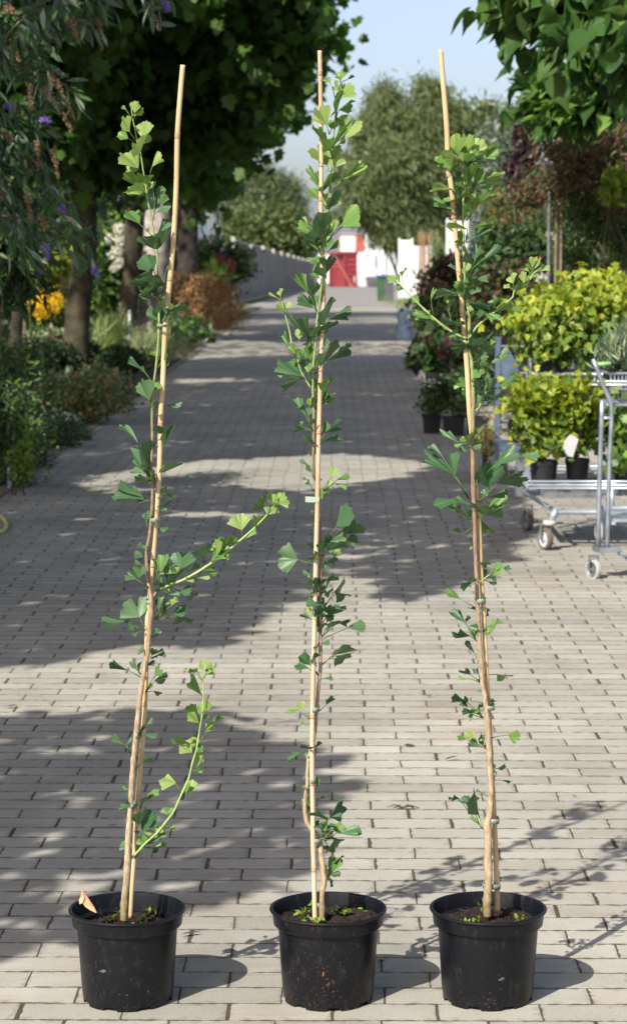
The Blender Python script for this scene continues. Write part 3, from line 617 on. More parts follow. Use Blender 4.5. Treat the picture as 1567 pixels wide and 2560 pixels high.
LEFT = cv(q('''300 330 335 260 355 130 110 L;345 330 315 290 425 235 60 L;300 330 230 220 180 180 38 L;360 610 275 500 185 345 135 L;385 640 440 585 475 395 190 L
410 790 400 770 345 620 270 G;400 990 385 960 215 770 200 L;440 1240 430 1220 335 1030 300 G;515 1110 550 940 625 780 90 L;470 1300 460 1300 300 1200 130 L;480 1260 480 1250 455 1120 80 L
500 1250 505 1240 555 1135 100 L;575 1600 580 1470 500 1270 170 B;580 1540 585 1480 685 1245 130 B;560 1810 400 1660 270 1510 135 M;540 1790 520 1760 495 1715 40 L;590 1790 620 1780 765 1635 90 B
620 2030 615 1990 490 1825 200 D;620 2030 625 1970 670 1795 170 D;600 2310 580 2250 450 2095 240 B;640 2440 620 2440 490 2310 270 D;690 2460 720 2260 770 2160 25 B'''), 270, 230, Z) + cv(q('''650 230 600 250 430 180 80 B
640 200 620 215 595 140 90 B;655 230 665 230 710 190 55 B;650 380 690 370 670 250 200 D;640 540 645 520 570 335 160 B;640 540 650 530 720 345 170 B;700 470 755 400 890 290 150 D;640 1000 645 980 575 885 110 M
630 1100 680 1020 715 835 165 B;560 1290 440 1130 290 1005 60 B;550 1280 465 1160 435 1090 45 B;575 1330 600 1380 640 1300 90 M;545 1580 520 1510 445 1280 190 B;550 1600 545 1590 520 1520 75 B
580 1650 590 1620 630 1545 60 B;600 1700 720 1570 885 1578 45 B;400 2120 380 2050 200 1845 55 B;600 2080 700 2090 765 1895 115 D;560 2000 640 1930 680 1862 190 D;550 2400 520 2350 445 2140 200 D
550 2400 450 2400 310 2165 130 B;590 2450 690 2420 785 2310 160 D'''), 270, 700, Z) + cv(q('''670 60 700 130 550 70 120 D;660 230 680 200 635 105 90 B;560 330 540 310 290 185 60 B;560 330 530 300 430 210 60 B
640 390 560 350 230 310 45 B;640 390 620 360 490 335 50 B;740 330 830 270 935 265 75 D;720 430 770 430 860 385 110 D;720 320 790 320 800 225 70 D;700 490 760 490 825 470 50 B;600 710 575 610 540 530 25 B
600 710 580 600 625 515 60 B;690 640 750 700 822 722 60 B;590 930 560 960 495 905 80 B;570 1060 540 1080 445 1020 90 B;560 1170 540 1180 455 1120 50 B;500 1380 500 1340 435 1205 140 B
570 1440 470 1350 345 1280 80 B;500 1360 505 1310 565 1225 60 B;580 1450 560 1530 560 1460 80 D;570 2000 500 1830 415 1630 385 B;560 2010 350 1870 80 1880 70 B;550 2000 350 1890 410 1965 85 B
730 1480 770 1260 735 1080 195 M;730 1400 710 1230 640 1140 90 B;740 1400 730 1290 945 1240 72 L;800 1300 820 1230 905 1155 60 L;900 1400 990 1240 1085 1045 240 B;1060 1340 1110 1260 1180 1180 120 D
1240 1250 1300 1080 1310 965 210 D;1340 1130 1440 1020 1385 985 60 L;1440 1110 1460 1060 1492 890 90 L;1290 1250 1300 1240 1445 1270 80 M;1200 1340 1230 1330 1355 1340 45 L;1060 1350 1080 1370 1165 1370 40 L
900 1420 880 1380 820 1290 135 D;940 1410 930 1350 965 1265 125 D;800 1440 770 1420 760 1330 60 B;860 1440 870 1400 900 1300 90 D;760 1480 860 1540 985 1520 50 B;860 1450 990 1530 1135 1490 115 B
900 1450 1100 1560 1195 1560 60 D;830 1480 850 1460 895 1430 70 M;690 1860 740 1740 745 1575 100 B;700 1860 810 1670 835 1610 100 M;700 1860 750 1810 805 1755 50 L;700 1860 870 1700 950 1600 40 L
720 1850 860 1690 905 1620 35 L;720 1870 900 1790 1060 1755 120 B;720 1870 980 1790 1085 1875 140 D;620 2100 700 2030 745 1985 90 B;630 2200 670 2090 710 2050 60 D;640 2330 650 2310 725 2245 80 D
640 2350 690 2310 805 2310 40 B;600 2250 470 2300 545 2235 40 B;660 1500 720 1520 750 1470 60 D;700 1480 780 1460 830 1400 80 D'''), 250, 1180, Z) + cv(q('''410 220 250 130 85 70 60 D;400 180 370 130 305 15 80 B
410 190 390 150 380 60 60 D;440 60 440 60 575 50 50 B;470 400 590 200 655 120 125 M;480 400 580 260 705 230 95 D;470 410 520 330 555 315 50 M;420 860 450 830 545 760 50 B;400 950 440 930 570 980 90 B
400 1000 410 960 400 875 60 D;290 1180 220 1070 80 970 60 B;280 1180 230 1070 283 998 40 B;340 1390 420 1290 545 1250 60 D;340 1300 390 1260 350 1213 30 D;270 1720 260 1650 185 1620 50 M;330 1860 420 1760 605 1665 60 M
330 1860 400 1780 525 1730 60 D;300 1840 260 1840 155 1885 80 B;300 1840 280 1810 205 1790 40 D;460 2350 420 2150 565 1955 210 B;430 2350 390 2080 435 1925 135 D;800 1950 750 1950 735 1865 150 M
910 1670 860 1550 680 1530 165 L;970 1690 975 1700 1115 1590 100 L;1050 1400 1070 1400 1165 1225 80 L;1090 1220 1060 1170 935 1085 155 L;1085 1200 1070 1130 1080 995 135 L;1090 1180 1050 1060 860 990 60 G
1110 1120 1110 1050 1055 1045 60 G;1140 1060 1230 910 1300 825 90 L;1140 1060 1230 880 1345 715 80 G;1150 860 1150 800 1010 655 125 L;1160 830 1120 650 995 630 110 G;1170 760 1180 720 1170 585 110 L
1190 700 1210 660 1255 520 110 L;1200 480 1180 450 1080 255 90 G;1195 300 1130 150 1055 130 60 G;1190 250 1195 130 1165 35 90 L;1200 220 1230 190 1290 65 125 L;1190 260 1050 130 975 140 20 L
640 2190 620 2200 650 2110 90 L;700 2140 720 2130 825 2105 30 L;560 2250 520 2220 515 2145 115 L;540 2290 560 2300 705 2215 110 B;440 2380 380 2370 180 2325 80 B;440 2350 400 2190 355 2155 50 B
470 2350 460 2340 415 2245 130 M;500 2300 490 2290 435 2235 80 M;500 2350 550 2370 695 2330 40 M;480 2370 570 2360 575 2440 95 D;420 2440 370 2420 390 2350 60 M;460 2380 470 2330 540 2250 90 D'''), 270, 1650, Z) + cv(q('''1090 390 1090 340 1065 245 135 L
1230 240 1235 190 1205 132 85 G;1290 190 1300 160 1300 105 60 L;1310 170 1320 155 1372 100 50 L;1320 165 1330 160 1398 148 40 L;1180 310 1180 310 1203 250 60 G;1260 240 1265 235 1333 208 40 L
1080 400 1090 400 1172 348 45 M;960 490 960 470 940 405 75 L;960 490 980 440 1012 395 90 G;940 500 930 530 990 500 70 M;860 560 880 550 960 500 60 M;1290 180 1295 165 1280 105 40 G'''), 200, 1200, 2.693)
MIDL = cv(q('''1010 150 1015 140 1022 45 105 L;1040 160 1090 140 1152 98 35 G;945 380 890 190 785 115 85 L;980 300 985 290 955 185 80 L;985 360 1010 330 1030 195 95 L;975 400 1025 370 1145 225 135 L
945 740 970 540 935 395 200 G;955 640 985 520 1140 440 115 G;870 830 840 720 735 515 225 L;900 1190 890 1030 920 840 210 G;895 1100 990 950 1060 895 60 G;890 1050 860 1000 720 785 95 G
930 900 1020 800 1115 670 170 L;910 1000 1000 890 1245 755 115 L;915 1150 930 1110 1000 985 95 L;880 1300 850 1230 715 1000 255 L;895 1560 1030 1400 1255 1195 120 L;895 1560 1030 1400 1235 1250 70 G
860 1680 780 1560 830 1370 165 G;850 1690 775 1560 740 1340 85 M;800 1620 740 1480 630 1280 65 M;830 1750 730 1650 640 1525 115 M;840 1800 820 1730 830 1590 105 L;850 1800 870 1770 910 1605 95 D
860 1760 900 1740 985 1640 75 L;840 1900 830 1860 825 1790 50 L;840 1900 820 1890 778 1868 40 L;850 2140 1020 2000 1200 1795 190 M;850 2140 1020 2000 1215 1880 95 D;860 2120 930 2040 950 1915 105 L
850 2150 890 2080 915 2035 40 L;790 2320 750 2160 740 1950 205 D;790 2300 770 2150 875 2035 75 D;780 2340 720 2130 520 1970 115 M;700 2100 600 1970 540 1885 22 L;780 2400 760 2330 630 2175 85 M
800 2380 820 2290 885 2140 95 M;800 2400 860 2290 975 2195 60 M'''), 650, 170, Z) + cv(q('''790 300 760 240 735 50 135 M;800 290 810 250 850 50 105 D;790 480 840 290 800 120 95 D;720 700 650 510 680 370 145 D;710 690 620 470 460 260 115 M
710 700 680 660 515 515 110 B;735 700 730 600 720 505 50 B;770 700 820 630 925 555 50 B;750 960 800 870 795 680 155 D;760 950 850 800 1080 678 95 D;660 1180 625 1030 450 810 120 D;660 1180 625 1030 705 925 145 D
460 1200 495 1050 500 910 110 L;720 1200 810 1130 832 1045 80 B;720 1210 840 1120 965 1078 60 B;700 1200 650 1190 595 1125 90 M;700 1480 780 1370 800 1180 175 D;720 1450 830 1320 1100 1195 105 D
640 1600 620 1350 590 1165 115 M;690 1420 720 1370 690 1300 60 M;640 1620 600 1470 635 1365 90 M;560 1500 560 1440 530 1355 80 D;560 1540 520 1510 290 1375 155 B;530 1530 350 1450 235 1480 50 M
450 1270 430 1230 295 1025 50 M;470 1290 450 1240 400 1130 80 M;480 1350 490 1330 480 1190 70 M;330 740 320 700 235 605 110 L;330 740 330 650 380 595 70 L;270 560 260 500 245 422 60 L;265 540 220 520 125 488 30 L
690 1980 700 1900 655 1785 155 L;690 1980 730 1870 865 1785 90 B;700 1900 740 1750 700 1580 85 M;700 1900 760 1740 805 1590 65 M;700 1900 800 1720 840 1590 95 G;720 1850 870 1750 945 1728 30 M
660 2200 590 2030 420 1840 90 B;660 2200 600 2000 635 1915 95 B;660 2180 610 2120 675 2065 50 D;700 2400 780 2230 830 2090 115 B;700 2400 810 2230 990 2155 95 D;690 2420 700 2390 590 2275 60 D
690 2430 720 2390 950 2278 60 D'''), 650, 640, Z) + cv(q('''680 60 700 90 615 130 60 B;670 400 630 290 525 212 30 B;670 420 640 360 598 285 50 B;690 600 640 530 600 465 40 B;680 600 590 450 540 425 40 B;760 620 880 410 945 315 135 L
770 620 960 450 1105 428 62 M;770 620 920 490 1075 530 50 M;740 690 740 660 745 575 125 L;760 650 800 560 865 580 75 M;770 600 840 540 905 490 60 L;700 890 690 880 635 858 40 B;790 1300 950 1040 1115 820 215 B
790 1300 960 1140 1250 1055 125 D;800 1290 1070 1220 1210 1220 115 B;790 1270 860 1230 1060 1185 75 B;780 1420 800 1380 670 1275 115 D;790 1420 850 1340 1010 1235 155 D;800 1500 870 1430 985 1315 60 M
780 1520 800 1500 930 1490 145 D;790 1640 820 1590 842 1535 60 B;740 1540 480 1450 260 1430 330 B;740 1700 650 1640 550 1620 50 B;740 1720 650 1690 595 1678 30 B;780 1880 730 1860 690 1760 115 D
760 1880 660 1770 550 1725 80 D;780 1820 860 1890 800 1820 35 D;790 1880 850 1720 940 1665 95 D;790 1860 840 1800 840 1720 60 D;800 2060 930 1860 1050 1785 155 D;800 2060 950 1870 1070 1905 105 D
790 2100 810 2050 665 1915 175 B;770 2150 660 2110 585 2100 90 L;780 2200 760 2170 770 2060 155 D;780 2250 870 2150 945 2080 180 D;790 2160 860 2080 980 2045 60 B;770 2260 650 2210 535 2160 50 B
770 2330 750 2280 700 2200 125 D;780 2420 870 2310 935 2245 155 D;780 2420 960 2240 1090 2230 35 D;790 2450 1080 2310 1295 2310 100 B;780 2430 820 2330 865 2325 40 B;790 2300 840 2240 880 2160 90 M'''), 650, 1110, Z) + cv(q('''770 90 730 160 850 125 50 B
765 100 700 230 705 170 60 D;860 340 945 290 1065 190 180 D;860 340 950 300 1095 325 115 D;740 540 630 420 535 300 155 B;740 540 620 460 465 448 90 B;740 540 640 480 705 415 50 B;730 560 640 400 680 285 60 D
750 610 770 590 885 590 28 B;755 990 830 920 872 828 58 D;680 1150 530 960 485 900 135 L;670 1140 500 990 365 990 50 M;620 1640 520 1520 370 1560 62 B;620 1640 640 1480 575 1425 105 D;690 1480 700 1460 722 1400 50 D
610 1650 600 1630 590 1535 40 B;610 1870 590 1850 548 1830 62 B;690 1980 710 1960 732 1855 72 M;610 2000 600 1980 540 1945 22 M;640 2150 620 2270 590 2120 110 M;720 2200 710 2120 765 2065 45 D;800 2450 880 2330 1000 2190 175 D
780 2450 900 2330 1000 2290 50 B;780 2440 850 2380 725 2265 115 D'''), 650, 1580, Z) + cv(q('''770 740 880 690 1085 685 62 B;770 740 900 690 932 605 112 M;780 750 880 740 885 835 155 D;770 720 760 640 685 600 62 B;770 720 800 640 875 618 62 B;775 740 850 690 865 645 62 D
795 1110 830 1090 892 935 82 M;795 1115 820 1070 915 1070 52 B;830 1040 870 970 942 930 52 D;775 735 820 700 870 740 70 D;775 720 790 660 790 590 80 M'''), 600, 1900, 3.733)
RGT = cv(q('''560 450 480 330 425 110 205 L;575 420 590 280 612 100 175 L;600 430 680 290 768 160 175 L;600 440 760 300 905 240 100 G;600 450 760 390 945 310 90 M;570 440 560 420 450 255 125 M;570 460 550 440 395 315 125 G
575 470 570 440 655 335 175 G;600 460 740 400 740 325 80 G;590 420 640 340 690 265 90 L;520 560 420 520 310 310 195 M;510 570 350 450 210 390 90 M;500 580 390 510 335 490 50 D;580 560 590 510 600 435 40 M
590 570 660 510 692 455 45 M;600 810 610 700 600 525 175 G;600 830 650 740 805 590 115 M;600 830 720 700 940 578 65 G;600 830 660 780 690 710 55 B;610 830 720 760 875 740 60 M;550 800 490 740 470 595 115 B
500 970 420 780 240 688 105 G;515 950 510 870 470 735 135 G;520 950 520 880 650 808 95 G;470 1000 370 890 345 868 40 M;490 1080 430 1030 212 905 60 M;580 1160 650 1080 690 925 110 G;590 1160 700 980 900 845 80 G
550 1100 570 1080 615 1070 40 M;520 1150 500 1100 455 1025 40 B;570 1430 610 1270 420 1190 72 G;575 1430 620 1260 890 1198 72 G;580 1440 610 1430 838 1258 90 B;520 1520 470 1370 355 1245 42 M
545 1500 540 1460 498 1345 82 G;580 1850 670 1710 580 1565 82 D;590 1850 680 1690 715 1495 92 B;600 1830 740 1680 980 1555 62 B;575 1850 580 1800 605 1710 90 L;560 1870 540 1830 495 1775 60 L
520 1820 450 1790 385 1715 60 B;600 1950 650 1920 790 1845 92 B;600 1930 650 1860 725 1765 82 B;570 1970 550 1930 500 1890 100 M;580 1980 590 1900 590 1830 70 M;585 2160 540 2130 488 1950 112 M
570 2160 470 2080 280 2030 122 D;590 2150 610 2050 685 1955 82 M;600 2150 620 2100 740 2035 82 B;600 2100 700 1960 757 1938 50 M;860 2330 920 2290 815 2195 132 D;860 2340 910 2290 965 2175 112 B
900 2340 960 2300 1100 2195 82 G;900 2350 1070 2260 1248 2250 42 M;700 2380 770 2260 700 2185 82 G;700 2390 770 2290 940 2392 62 M;690 2400 740 2330 650 2225 122 B;1175 2050 1170 1950 1148 1840 112 L
1315 1980 1310 1950 1310 1825 112 L;1190 2080 1190 2060 1298 1985 82 G;1330 1960 1340 1930 1395 1845 60 L'''), 1050, 320, Z) + cv(q('''270 740 270 745 195 700 65 M;215 680 205 640 165 618 50 M;130 580 110 560 65 538 40 M;80 510 70 500 10 488 45 L;100 530 95 480 102 438 25 G
290 715 275 630 298 565 30 M;420 800 385 700 402 635 25 M;900 470 915 430 903 365 38 L;915 460 930 430 947 370 42 L;930 450 940 450 1008 415 20 L;880 520 890 490 925 455 30 L;90 530 60 520 45 480 30 L;400 830 330 780 210 715 40 M'''), 967, 500, 2.513) + cv(q('''540 260 500 130 395 35 155 D
585 390 580 370 475 215 145 B;560 380 420 250 372 238 60 M;690 450 690 400 635 240 150 D;690 450 720 400 795 262 155 D;720 450 880 370 945 328 62 M;690 540 680 500 592 415 135 M;700 520 740 460 865 418 42 M
710 580 730 560 835 500 135 B;720 680 830 620 1075 475 72 B;700 680 740 640 720 570 105 D;650 830 670 780 725 695 115 M;680 800 760 740 815 675 92 M;640 940 600 890 492 815 135 M;630 940 520 890 435 885 30 L
640 960 590 940 535 965 105 L;800 1040 820 950 820 760 95 B;810 1040 860 940 935 800 105 D;810 1040 900 930 1170 838 52 B;720 1160 730 1090 742 1005 82 B;740 1130 790 1090 875 1088 40 B;760 1100 800 1050 855 1028 40 D
640 1620 470 1590 290 1450 102 B;640 1620 630 1580 635 1460 92 G;640 1620 590 1580 525 1535 40 M;650 1620 650 1590 745 1545 32 M;650 1640 610 1630 738 1642 85 B;640 1630 550 1600 450 1625 50 M;650 1800 600 1710 500 1675 50 M
620 2300 440 2010 390 1770 205 B;620 2300 430 2000 120 1760 140 B;600 2290 300 1790 142 1650 42 B;740 2350 860 2170 840 1885 335 D;750 2350 940 2100 1260 2000 145 D;830 1980 960 1870 1160 1690 195 B
850 1980 1280 1760 1460 1790 92 B;740 2340 860 2280 1060 2215 75 D;700 2330 850 2260 800 2190 110 B;650 2370 470 2280 265 2400 180 B;650 2370 600 2370 475 2300 62 B;680 2380 700 2420 810 2425 85 D
700 2400 830 2463 1060 2335 165 M;720 2100 730 2060 750 2000 50 B;700 2150 720 2130 705 2060 40 B'''), 1050, 790, Z) + cv(q('''650 230 620 180 550 80 155 D;640 200 500 120 420 40 70 D;690 160 680 110 852 335 105 G;700 160 820 150 740 35 155 D;700 170 830 140 1010 25 105 G;650 300 540 370 455 315 42 D
680 590 655 560 630 550 45 L;700 740 740 740 835 752 52 D;880 880 910 860 1010 775 92 M;880 880 1010 810 1120 822 52 B;800 950 810 910 832 835 52 B;850 910 890 920 950 955 62 B;800 960 840 970 928 1012 22 B
700 1010 680 960 560 985 105 D;700 1310 510 1200 360 1095 92 M;700 1340 680 1330 645 1305 52 D;720 1300 830 1300 862 1378 42 D;700 1720 570 1500 420 1385 82 B;700 1700 610 1530 712 1552 42 B;690 1690 570 1490 597 1425 42 D
720 1730 640 1660 480 1650 42 D;715 1720 690 1690 668 1595 92 M;780 1600 850 1520 930 1545 215 M;780 1600 940 1520 1018 1488 52 M;745 2010 690 1890 585 1765 25 B;750 2015 760 2010 770 1935 82 L;750 2230 640 2150 552 2108 62 D
750 2240 610 2200 502 2192 45 L;790 2150 960 2140 1085 2182 105 G;800 2350 770 2360 730 2340 45 M'''), 1050, 1260, Z) + cv(q('''540 330 350 140 242 60 95 D;540 330 360 190 275 145 52 B;540 330 420 270 335 215 92 D;540 330 420 280 370 335 62 M;535 325 520 300 442 235 62 M;535 250 475 210 515 168 42 D
540 150 390 120 375 80 32 M;585 720 430 590 335 525 125 L;585 720 340 600 235 578 62 M;590 720 500 700 372 640 95 B;590 720 490 620 518 598 32 L;640 580 850 540 985 575 135 M;620 880 600 850 620 798 45 M
640 980 640 950 690 930 62 L;640 980 720 965 805 935 62 G;650 1120 710 1040 680 995 25 D;650 1110 770 1110 865 1132 32 D;620 1320 540 1280 465 1238 22 M;520 1720 480 1550 425 1375 145 D;510 1700 390 1410 270 1360 112 B
500 1680 260 1360 155 1333 32 D;510 1650 450 1380 452 1315 62 M;520 1720 500 1680 395 1595 25 M;600 2000 600 1980 600 1935 42 M;550 60 600 90 650 130 60 D;600 60 640 80 670 150 45 D'''), 1100, 1730, Z)
PLANTS = [
 dict(px=320, py=2497, soil=.150, leaves=LEFT, label='leftmost of the three staked ginkgos, with two long side shoots reaching right',
  stem=[(309, 2301, 9.5, -3), (312, 2240, 9, -3), (317, 2190, 8.6, -2.5), (319, 2130, 8, -2), (321, 2088, 7.5, -1.5), (327, 2008, 7.2, -1), (330, 1948, 7, -1), (337, 1869, 6.8, -1), (345, 1789, 6.5, -1), (352, 1730, 6.2, -1), (363, 1660, 6, -.8), (369, 1638, 5.8, -.8), (374, 1568, 6, -1), (379, 1528, 6, -1.4), (377, 1498, 6, -1.4), (371, 1458, 4.5, 0), (367, 1419, 4.2, .2), (366.5, 1379, 4, .2), (372, 1349, 4, 0), (378, 1299, 4, 0), (381, 1240, 3.8, 0), (380, 1190, 3.4, 0), (378, 1177, 3.4, 0), (381, 1098, 3.4, 0), (380, 1038, 3.4, 0), (385, 958, 3.2, 0), (391, 909, 3.2, 0), (396, 849, 3, 0), (398, 780, 3, 0), (397, 720, 2.9, 0), (396, 688, 2.8, 0), (393, 638, 2.6, 0), (385, 588, 2.5, 0), (378, 538, 2.4, 0), (371, 508, 2.3, 0), (365, 469, 2.2, 0), (357, 419, 2, 0), (352, 385, 1.9, 0), (343, 353, 1.8, 0), (338, 325, 1.6, 0), (332, 296, 1.4, 0), (328, 268, 1.1, 0)],
  splits=None,
  stake=[(457, 161, 6.2, .5), (451, 230, 6.2, .5), (443.5, 337, 6.4, .5), (441, 449, 6.4, .5), (436.7, 548, 6.6, .5), (430.7, 638, 6.6, .5), (422.5, 720, 6.6, .5), (417, 780, 6.6, .5), (411.6, 839, 6.6, .6), (407, 959, 6.6, .6), (402, 1038, 6.6, .6), (398, 1190, 6.6, .6), (391, 1279, 6.6, .8), (385, 1369, 6.4, 1), (378, 1449, 6.4, 1.2), (374, 1502, 6.4, 1.4), (368, 1558, 6.4, 1.4), (366, 1650, 6.2, 1.4), (362, 1760, 6.2, 1.4), (359, 1809, 6.2, 1.4), (353.5, 1889, 6.2, 1.4), (345.6, 1978, 6.0, 1.4), (340, 2048, 5.8, 1.6), (335.6, 2140, 5.8, 1.6), (330, 2220, 5.6, 1.6), (326, 2296, 5.6, 1.6)],
  nodes=[341, 700, 1060, 1410, 1760, 2075], cane=0,
  ties=[(405, 813, 24, 7), (388, 1299, 22, 11), (375, 1504, 17, 11), (343, 1837, 11, 11), (332, 2012, 15, 14)],
  shoots=[([(400, 1476, 3.6, 0), (425, 1462, 3, -.3), (460, 1449, 3.2, -.5), (513, 1418, 3.2, -.8), (568, 1378, 2.8, -1), (634, 1321, 2.2, -1), (675, 1278, 1.8, -1), (686, 1256, 1.2, -1)], M_SHOOT), ([(378, 1500, 4, -1), (390, 1482, 4, -.5), (402, 1474, 3.6, 0)], M_TWIG),
          ([(325, 2150, 3.6, -1), (345, 2130, 3, -1), (365, 2108, 3, -1.5), (393, 2083, 3, -1.5), (413, 2058, 3, -1.5), (435, 2028, 3, -2), (453, 1988, 2.8, -2), (471, 1948, 2.6, -2), (481, 1908, 2.4, -2), (491, 1874, 2.2, -2), (499, 1825, 2, -2), (507, 1773, 1.7, -2), (508, 1710, 1.4, -2), (508, 1680, 1, -2)], M_SHOOT)]),
 dict(px=820, py=2496, soil=.166, leaves=MIDL, label='middle one of the three staked ginkgos, bare cane rising straight above the red skip',
  stem=[(805, 2306, 7.2, -2), (805, 2235, 7.2, -2), (810, 2203, 8, -1.6), (803, 2141, 6.8, -1), (800, 2109, 6.5, 0), (790, 2085, 6, .8), (769, 2061, 6, 1), (762, 2020, 5.6, .8), (766, 1980, 5.4, .5), (769, 1953, 5, .4), (768, 1938, 4.8, .2), (773, 1888, 4.6, .6), (785, 1848, 4.4, 1.2), (791, 1779, 4.4, .4), (796, 1719, 4.4, .3), (801, 1669, 4.2, .2), (801, 1610, 4.2, .2), (801, 1587, 4.2, .2), (801, 1488, 4.2, .2), (802, 1438, 4.4, .2), (802, 1388, 4, .2), (802, 1349, 3.6, .4), (798, 1289, 3.6, 1.2), (788, 1209, 3.4, 1), (783, 1150, 3.6, .4), (784, 1107, 3.6, .2), (784, 1018, 3.6, .2), (782, 968, 3.4, .2), (783, 918, 3.2, .2), (789, 859, 3.2, 0), (793, 799, 3.2, 0), (798, 763, 3.2, 0), (804, 710, 3.2, -.4), (809, 660, 3.0, -.6), (808, 618, 2.9, -.6), (815, 548, 2.9, 0), (819, 508, 2.8, 0), (825, 468, 2.7, 0), (826, 419, 2.5, 0), (830, 379, 2.3, 0), (836, 319, 2.2, 0), (840, 279, 2, 0), (844, 240, 1.6, 0), (851, 200, 1.2, 0)],
  splits=None,
  stake=[(799, 125, 5.2, .3), (800, 170, 5.4, .3), (802, 289, 5.3, .3), (803, 409, 5.3, .3), (802, 508, 5.3, .3), (804, 608, 5.4, .3), (808, 700, 5.4, .6), (808, 759, 5.4, .6), (806, 809, 5.4, .2), (801, 938, 5.6, -.2), (797, 1078, 5.8, -.4), (795, 1170, 5.8, -.5), (792, 1309, 6, -.8), (790, 1392, 6.4, -.8), (786, 1568, 6, -1), (783, 1680, 6, -1), (781, 1779, 6, -1), (780, 1918, 6.2, -1), (782, 2038, 6, -1), (782, 2088, 6.2, -1.4), (785, 2200, 6.3, -2), (787.5, 2318, 6.2, -3)],
  nodes=[184, 407, 490, 750, 1080, 1393, 1790, 1962, 2180], cane=1,
  ties=[(787, 1772, 23, 12), (782, 1950, 16, 12), (790, 2101, 27, 13), (796, 2271, 30, 14)],
  shoots=[([(777, 970, 2.6, .5), (761, 944, 2.4, .3), (750, 922, 2.2, 0), (743, 895, 2, 0), (730, 861, 1.9, 0), (724, 829, 1.8, 0), (714, 791, 1.6, 0), (708, 767, 1.3, 0), (702, 743, 1, 0)], M_SHOOT), ([(804, 1663, 2, .2), (812, 1656, 2, 0), (823, 1646, 1.6, 0), (837, 1633, 1.2, 0)], M_TWIG), ([(804, 2100, 2, 0), (818, 2088, 1.6, -.5), (832, 2070, 1.2, -1)], M_SHOOT)]),
 dict(px=1218, py=2495, soil=.163, leaves=RGT, label='rightmost of the three staked ginkgos, with a dense leafy rosette below its cane top',
  stem=[(1218, 2291, 10.5, -2), (1218, 2250, 11, -2), (1221, 2200, 10, -2), (1219, 2150, 10, -1.6), (1220, 2088, 10, -1.4), (1218, 2060, 9.4, -1.4), (1225, 2028, 8, -1.2), (1227, 1969, 7.6, -1.2), (1224, 1909, 7.4, -1.2), (1221, 1849, 7, -1.2), (1217, 1790, 6.8, -1.2), (1212, 1740, 6.4, -1), (1207, 1717, 6, -1), (1201, 1638, 5.6, -.8), (1197, 1558, 5.6, -.8), (1193, 1499, 5.4, -.8), (1191, 1439, 5.2, -.8), (1188, 1379, 5, -.8), (1187, 1340, 5, -.8), (1186, 1300, 5.2, -.8), (1183, 1228, 5.6, -1), (1182, 1168, 5.6, -1), (1181, 1088, 5.4, -.8), (1182, 1029, 5, -.4), (1182, 969, 4.8, 0), (1179, 909, 4.4, .2), (1172, 860, 4, .2), (1173, 810, 3.8, 0), (1171, 778, 3.8, 0), (1166, 738, 3.4, 0), (1161, 678, 3.2, 0), (1159, 618, 3, 0), (1157, 559, 3, 0), (1157, 519, 2.9, 0), (1160, 469, 2.7, 0), (1163, 409, 2.4, 0), (1166, 378, 1.8, 0)],
  splits=None,
  stake=[(1101, 123, 6.2, 1), (1107, 200, 6.4, 1), (1116.6, 320, 6.6, 1), (1119.6, 419, 6.6, .9), (1124.6, 443, 6.8, .8), (1130.6, 489, 6.8, .8), (1133.6, 539, 6.6, .8), (1140.5, 598, 6.4, .8), (1146.5, 678, 6.2, .8), (1155, 768, 6.2, .8), (1157, 800, 6.2, .8), (1165, 889, 6.6, .4), (1169, 949, 6.4, .2), (1173, 1029, 6.2, .2), (1178, 1078, 6, .4), (1187, 1168, 5.6, 1), (1193, 1238, 5.6, 1), (1199, 1340, 5.6, .6), (1203, 1439, 5.6, .6), (1209, 1538, 5.6, .6), (1214, 1638, 5.8, .6), (1219, 1728, 5.6, .8), (1223, 1790, 5.6, 1), (1229, 1909, 5.4, 1.2), (1235, 2028, 6, 1.2), (1237, 2088, 6.6, 1), (1241, 2188, 7, 1), (1244, 2280, 7.2, 1)],
  nodes=[437, 534, 790, 1120, 1560, 1880, 2215], cane=0,
  ties=[(1201, 1501, 25, 12), (1221, 1768, 30, 11), (1231, 2051, 32, 13), (1229, 2214, 42, 13)],
  shoots=[([(1168, 846, 3, 0), (1138, 834, 2.8, -.4), (1098, 806, 2.6, -1), (1054.5, 767, 2.3, -1.4), (1011, 723, 1.8, -1.6), (991, 699, 1.2, -1.6)], M_SHOOT), ([(1172, 850, 3, 0), (1190, 818, 2.6, -.4), (1226, 787, 2.3, -1), (1262, 759, 2, -1), (1282, 741, 1.9, -1), (1285, 726, 1.8, -1), (1313, 711, 1.7, -1), (1337, 679, 1.4, -1), (1355, 669, 1, -1)], M_SHOOT), ([(1183, 1034, 2, 0), (1196, 1018, 2, 0), (1206, 1000, 1.8, 0), (1215, 978, 1.5, 0)], M_SHOOT), ([(1197, 1457, 1.6, -.5), (1210, 1447, 1.5, -.5), (1225, 1435, 1.3, -.5)], M_SHOOT), ([(1217, 1874, 2.4, -1), (1206, 1867, 1.6, -1), (1196, 1858, 1.2, -1)], M_TWIG), ([(1206, 2072, 2, -1.4), (1200, 2060, 1.8, -1.4), (1197, 2046, 1.4, -1.4)], M_SHOOT)]),
]
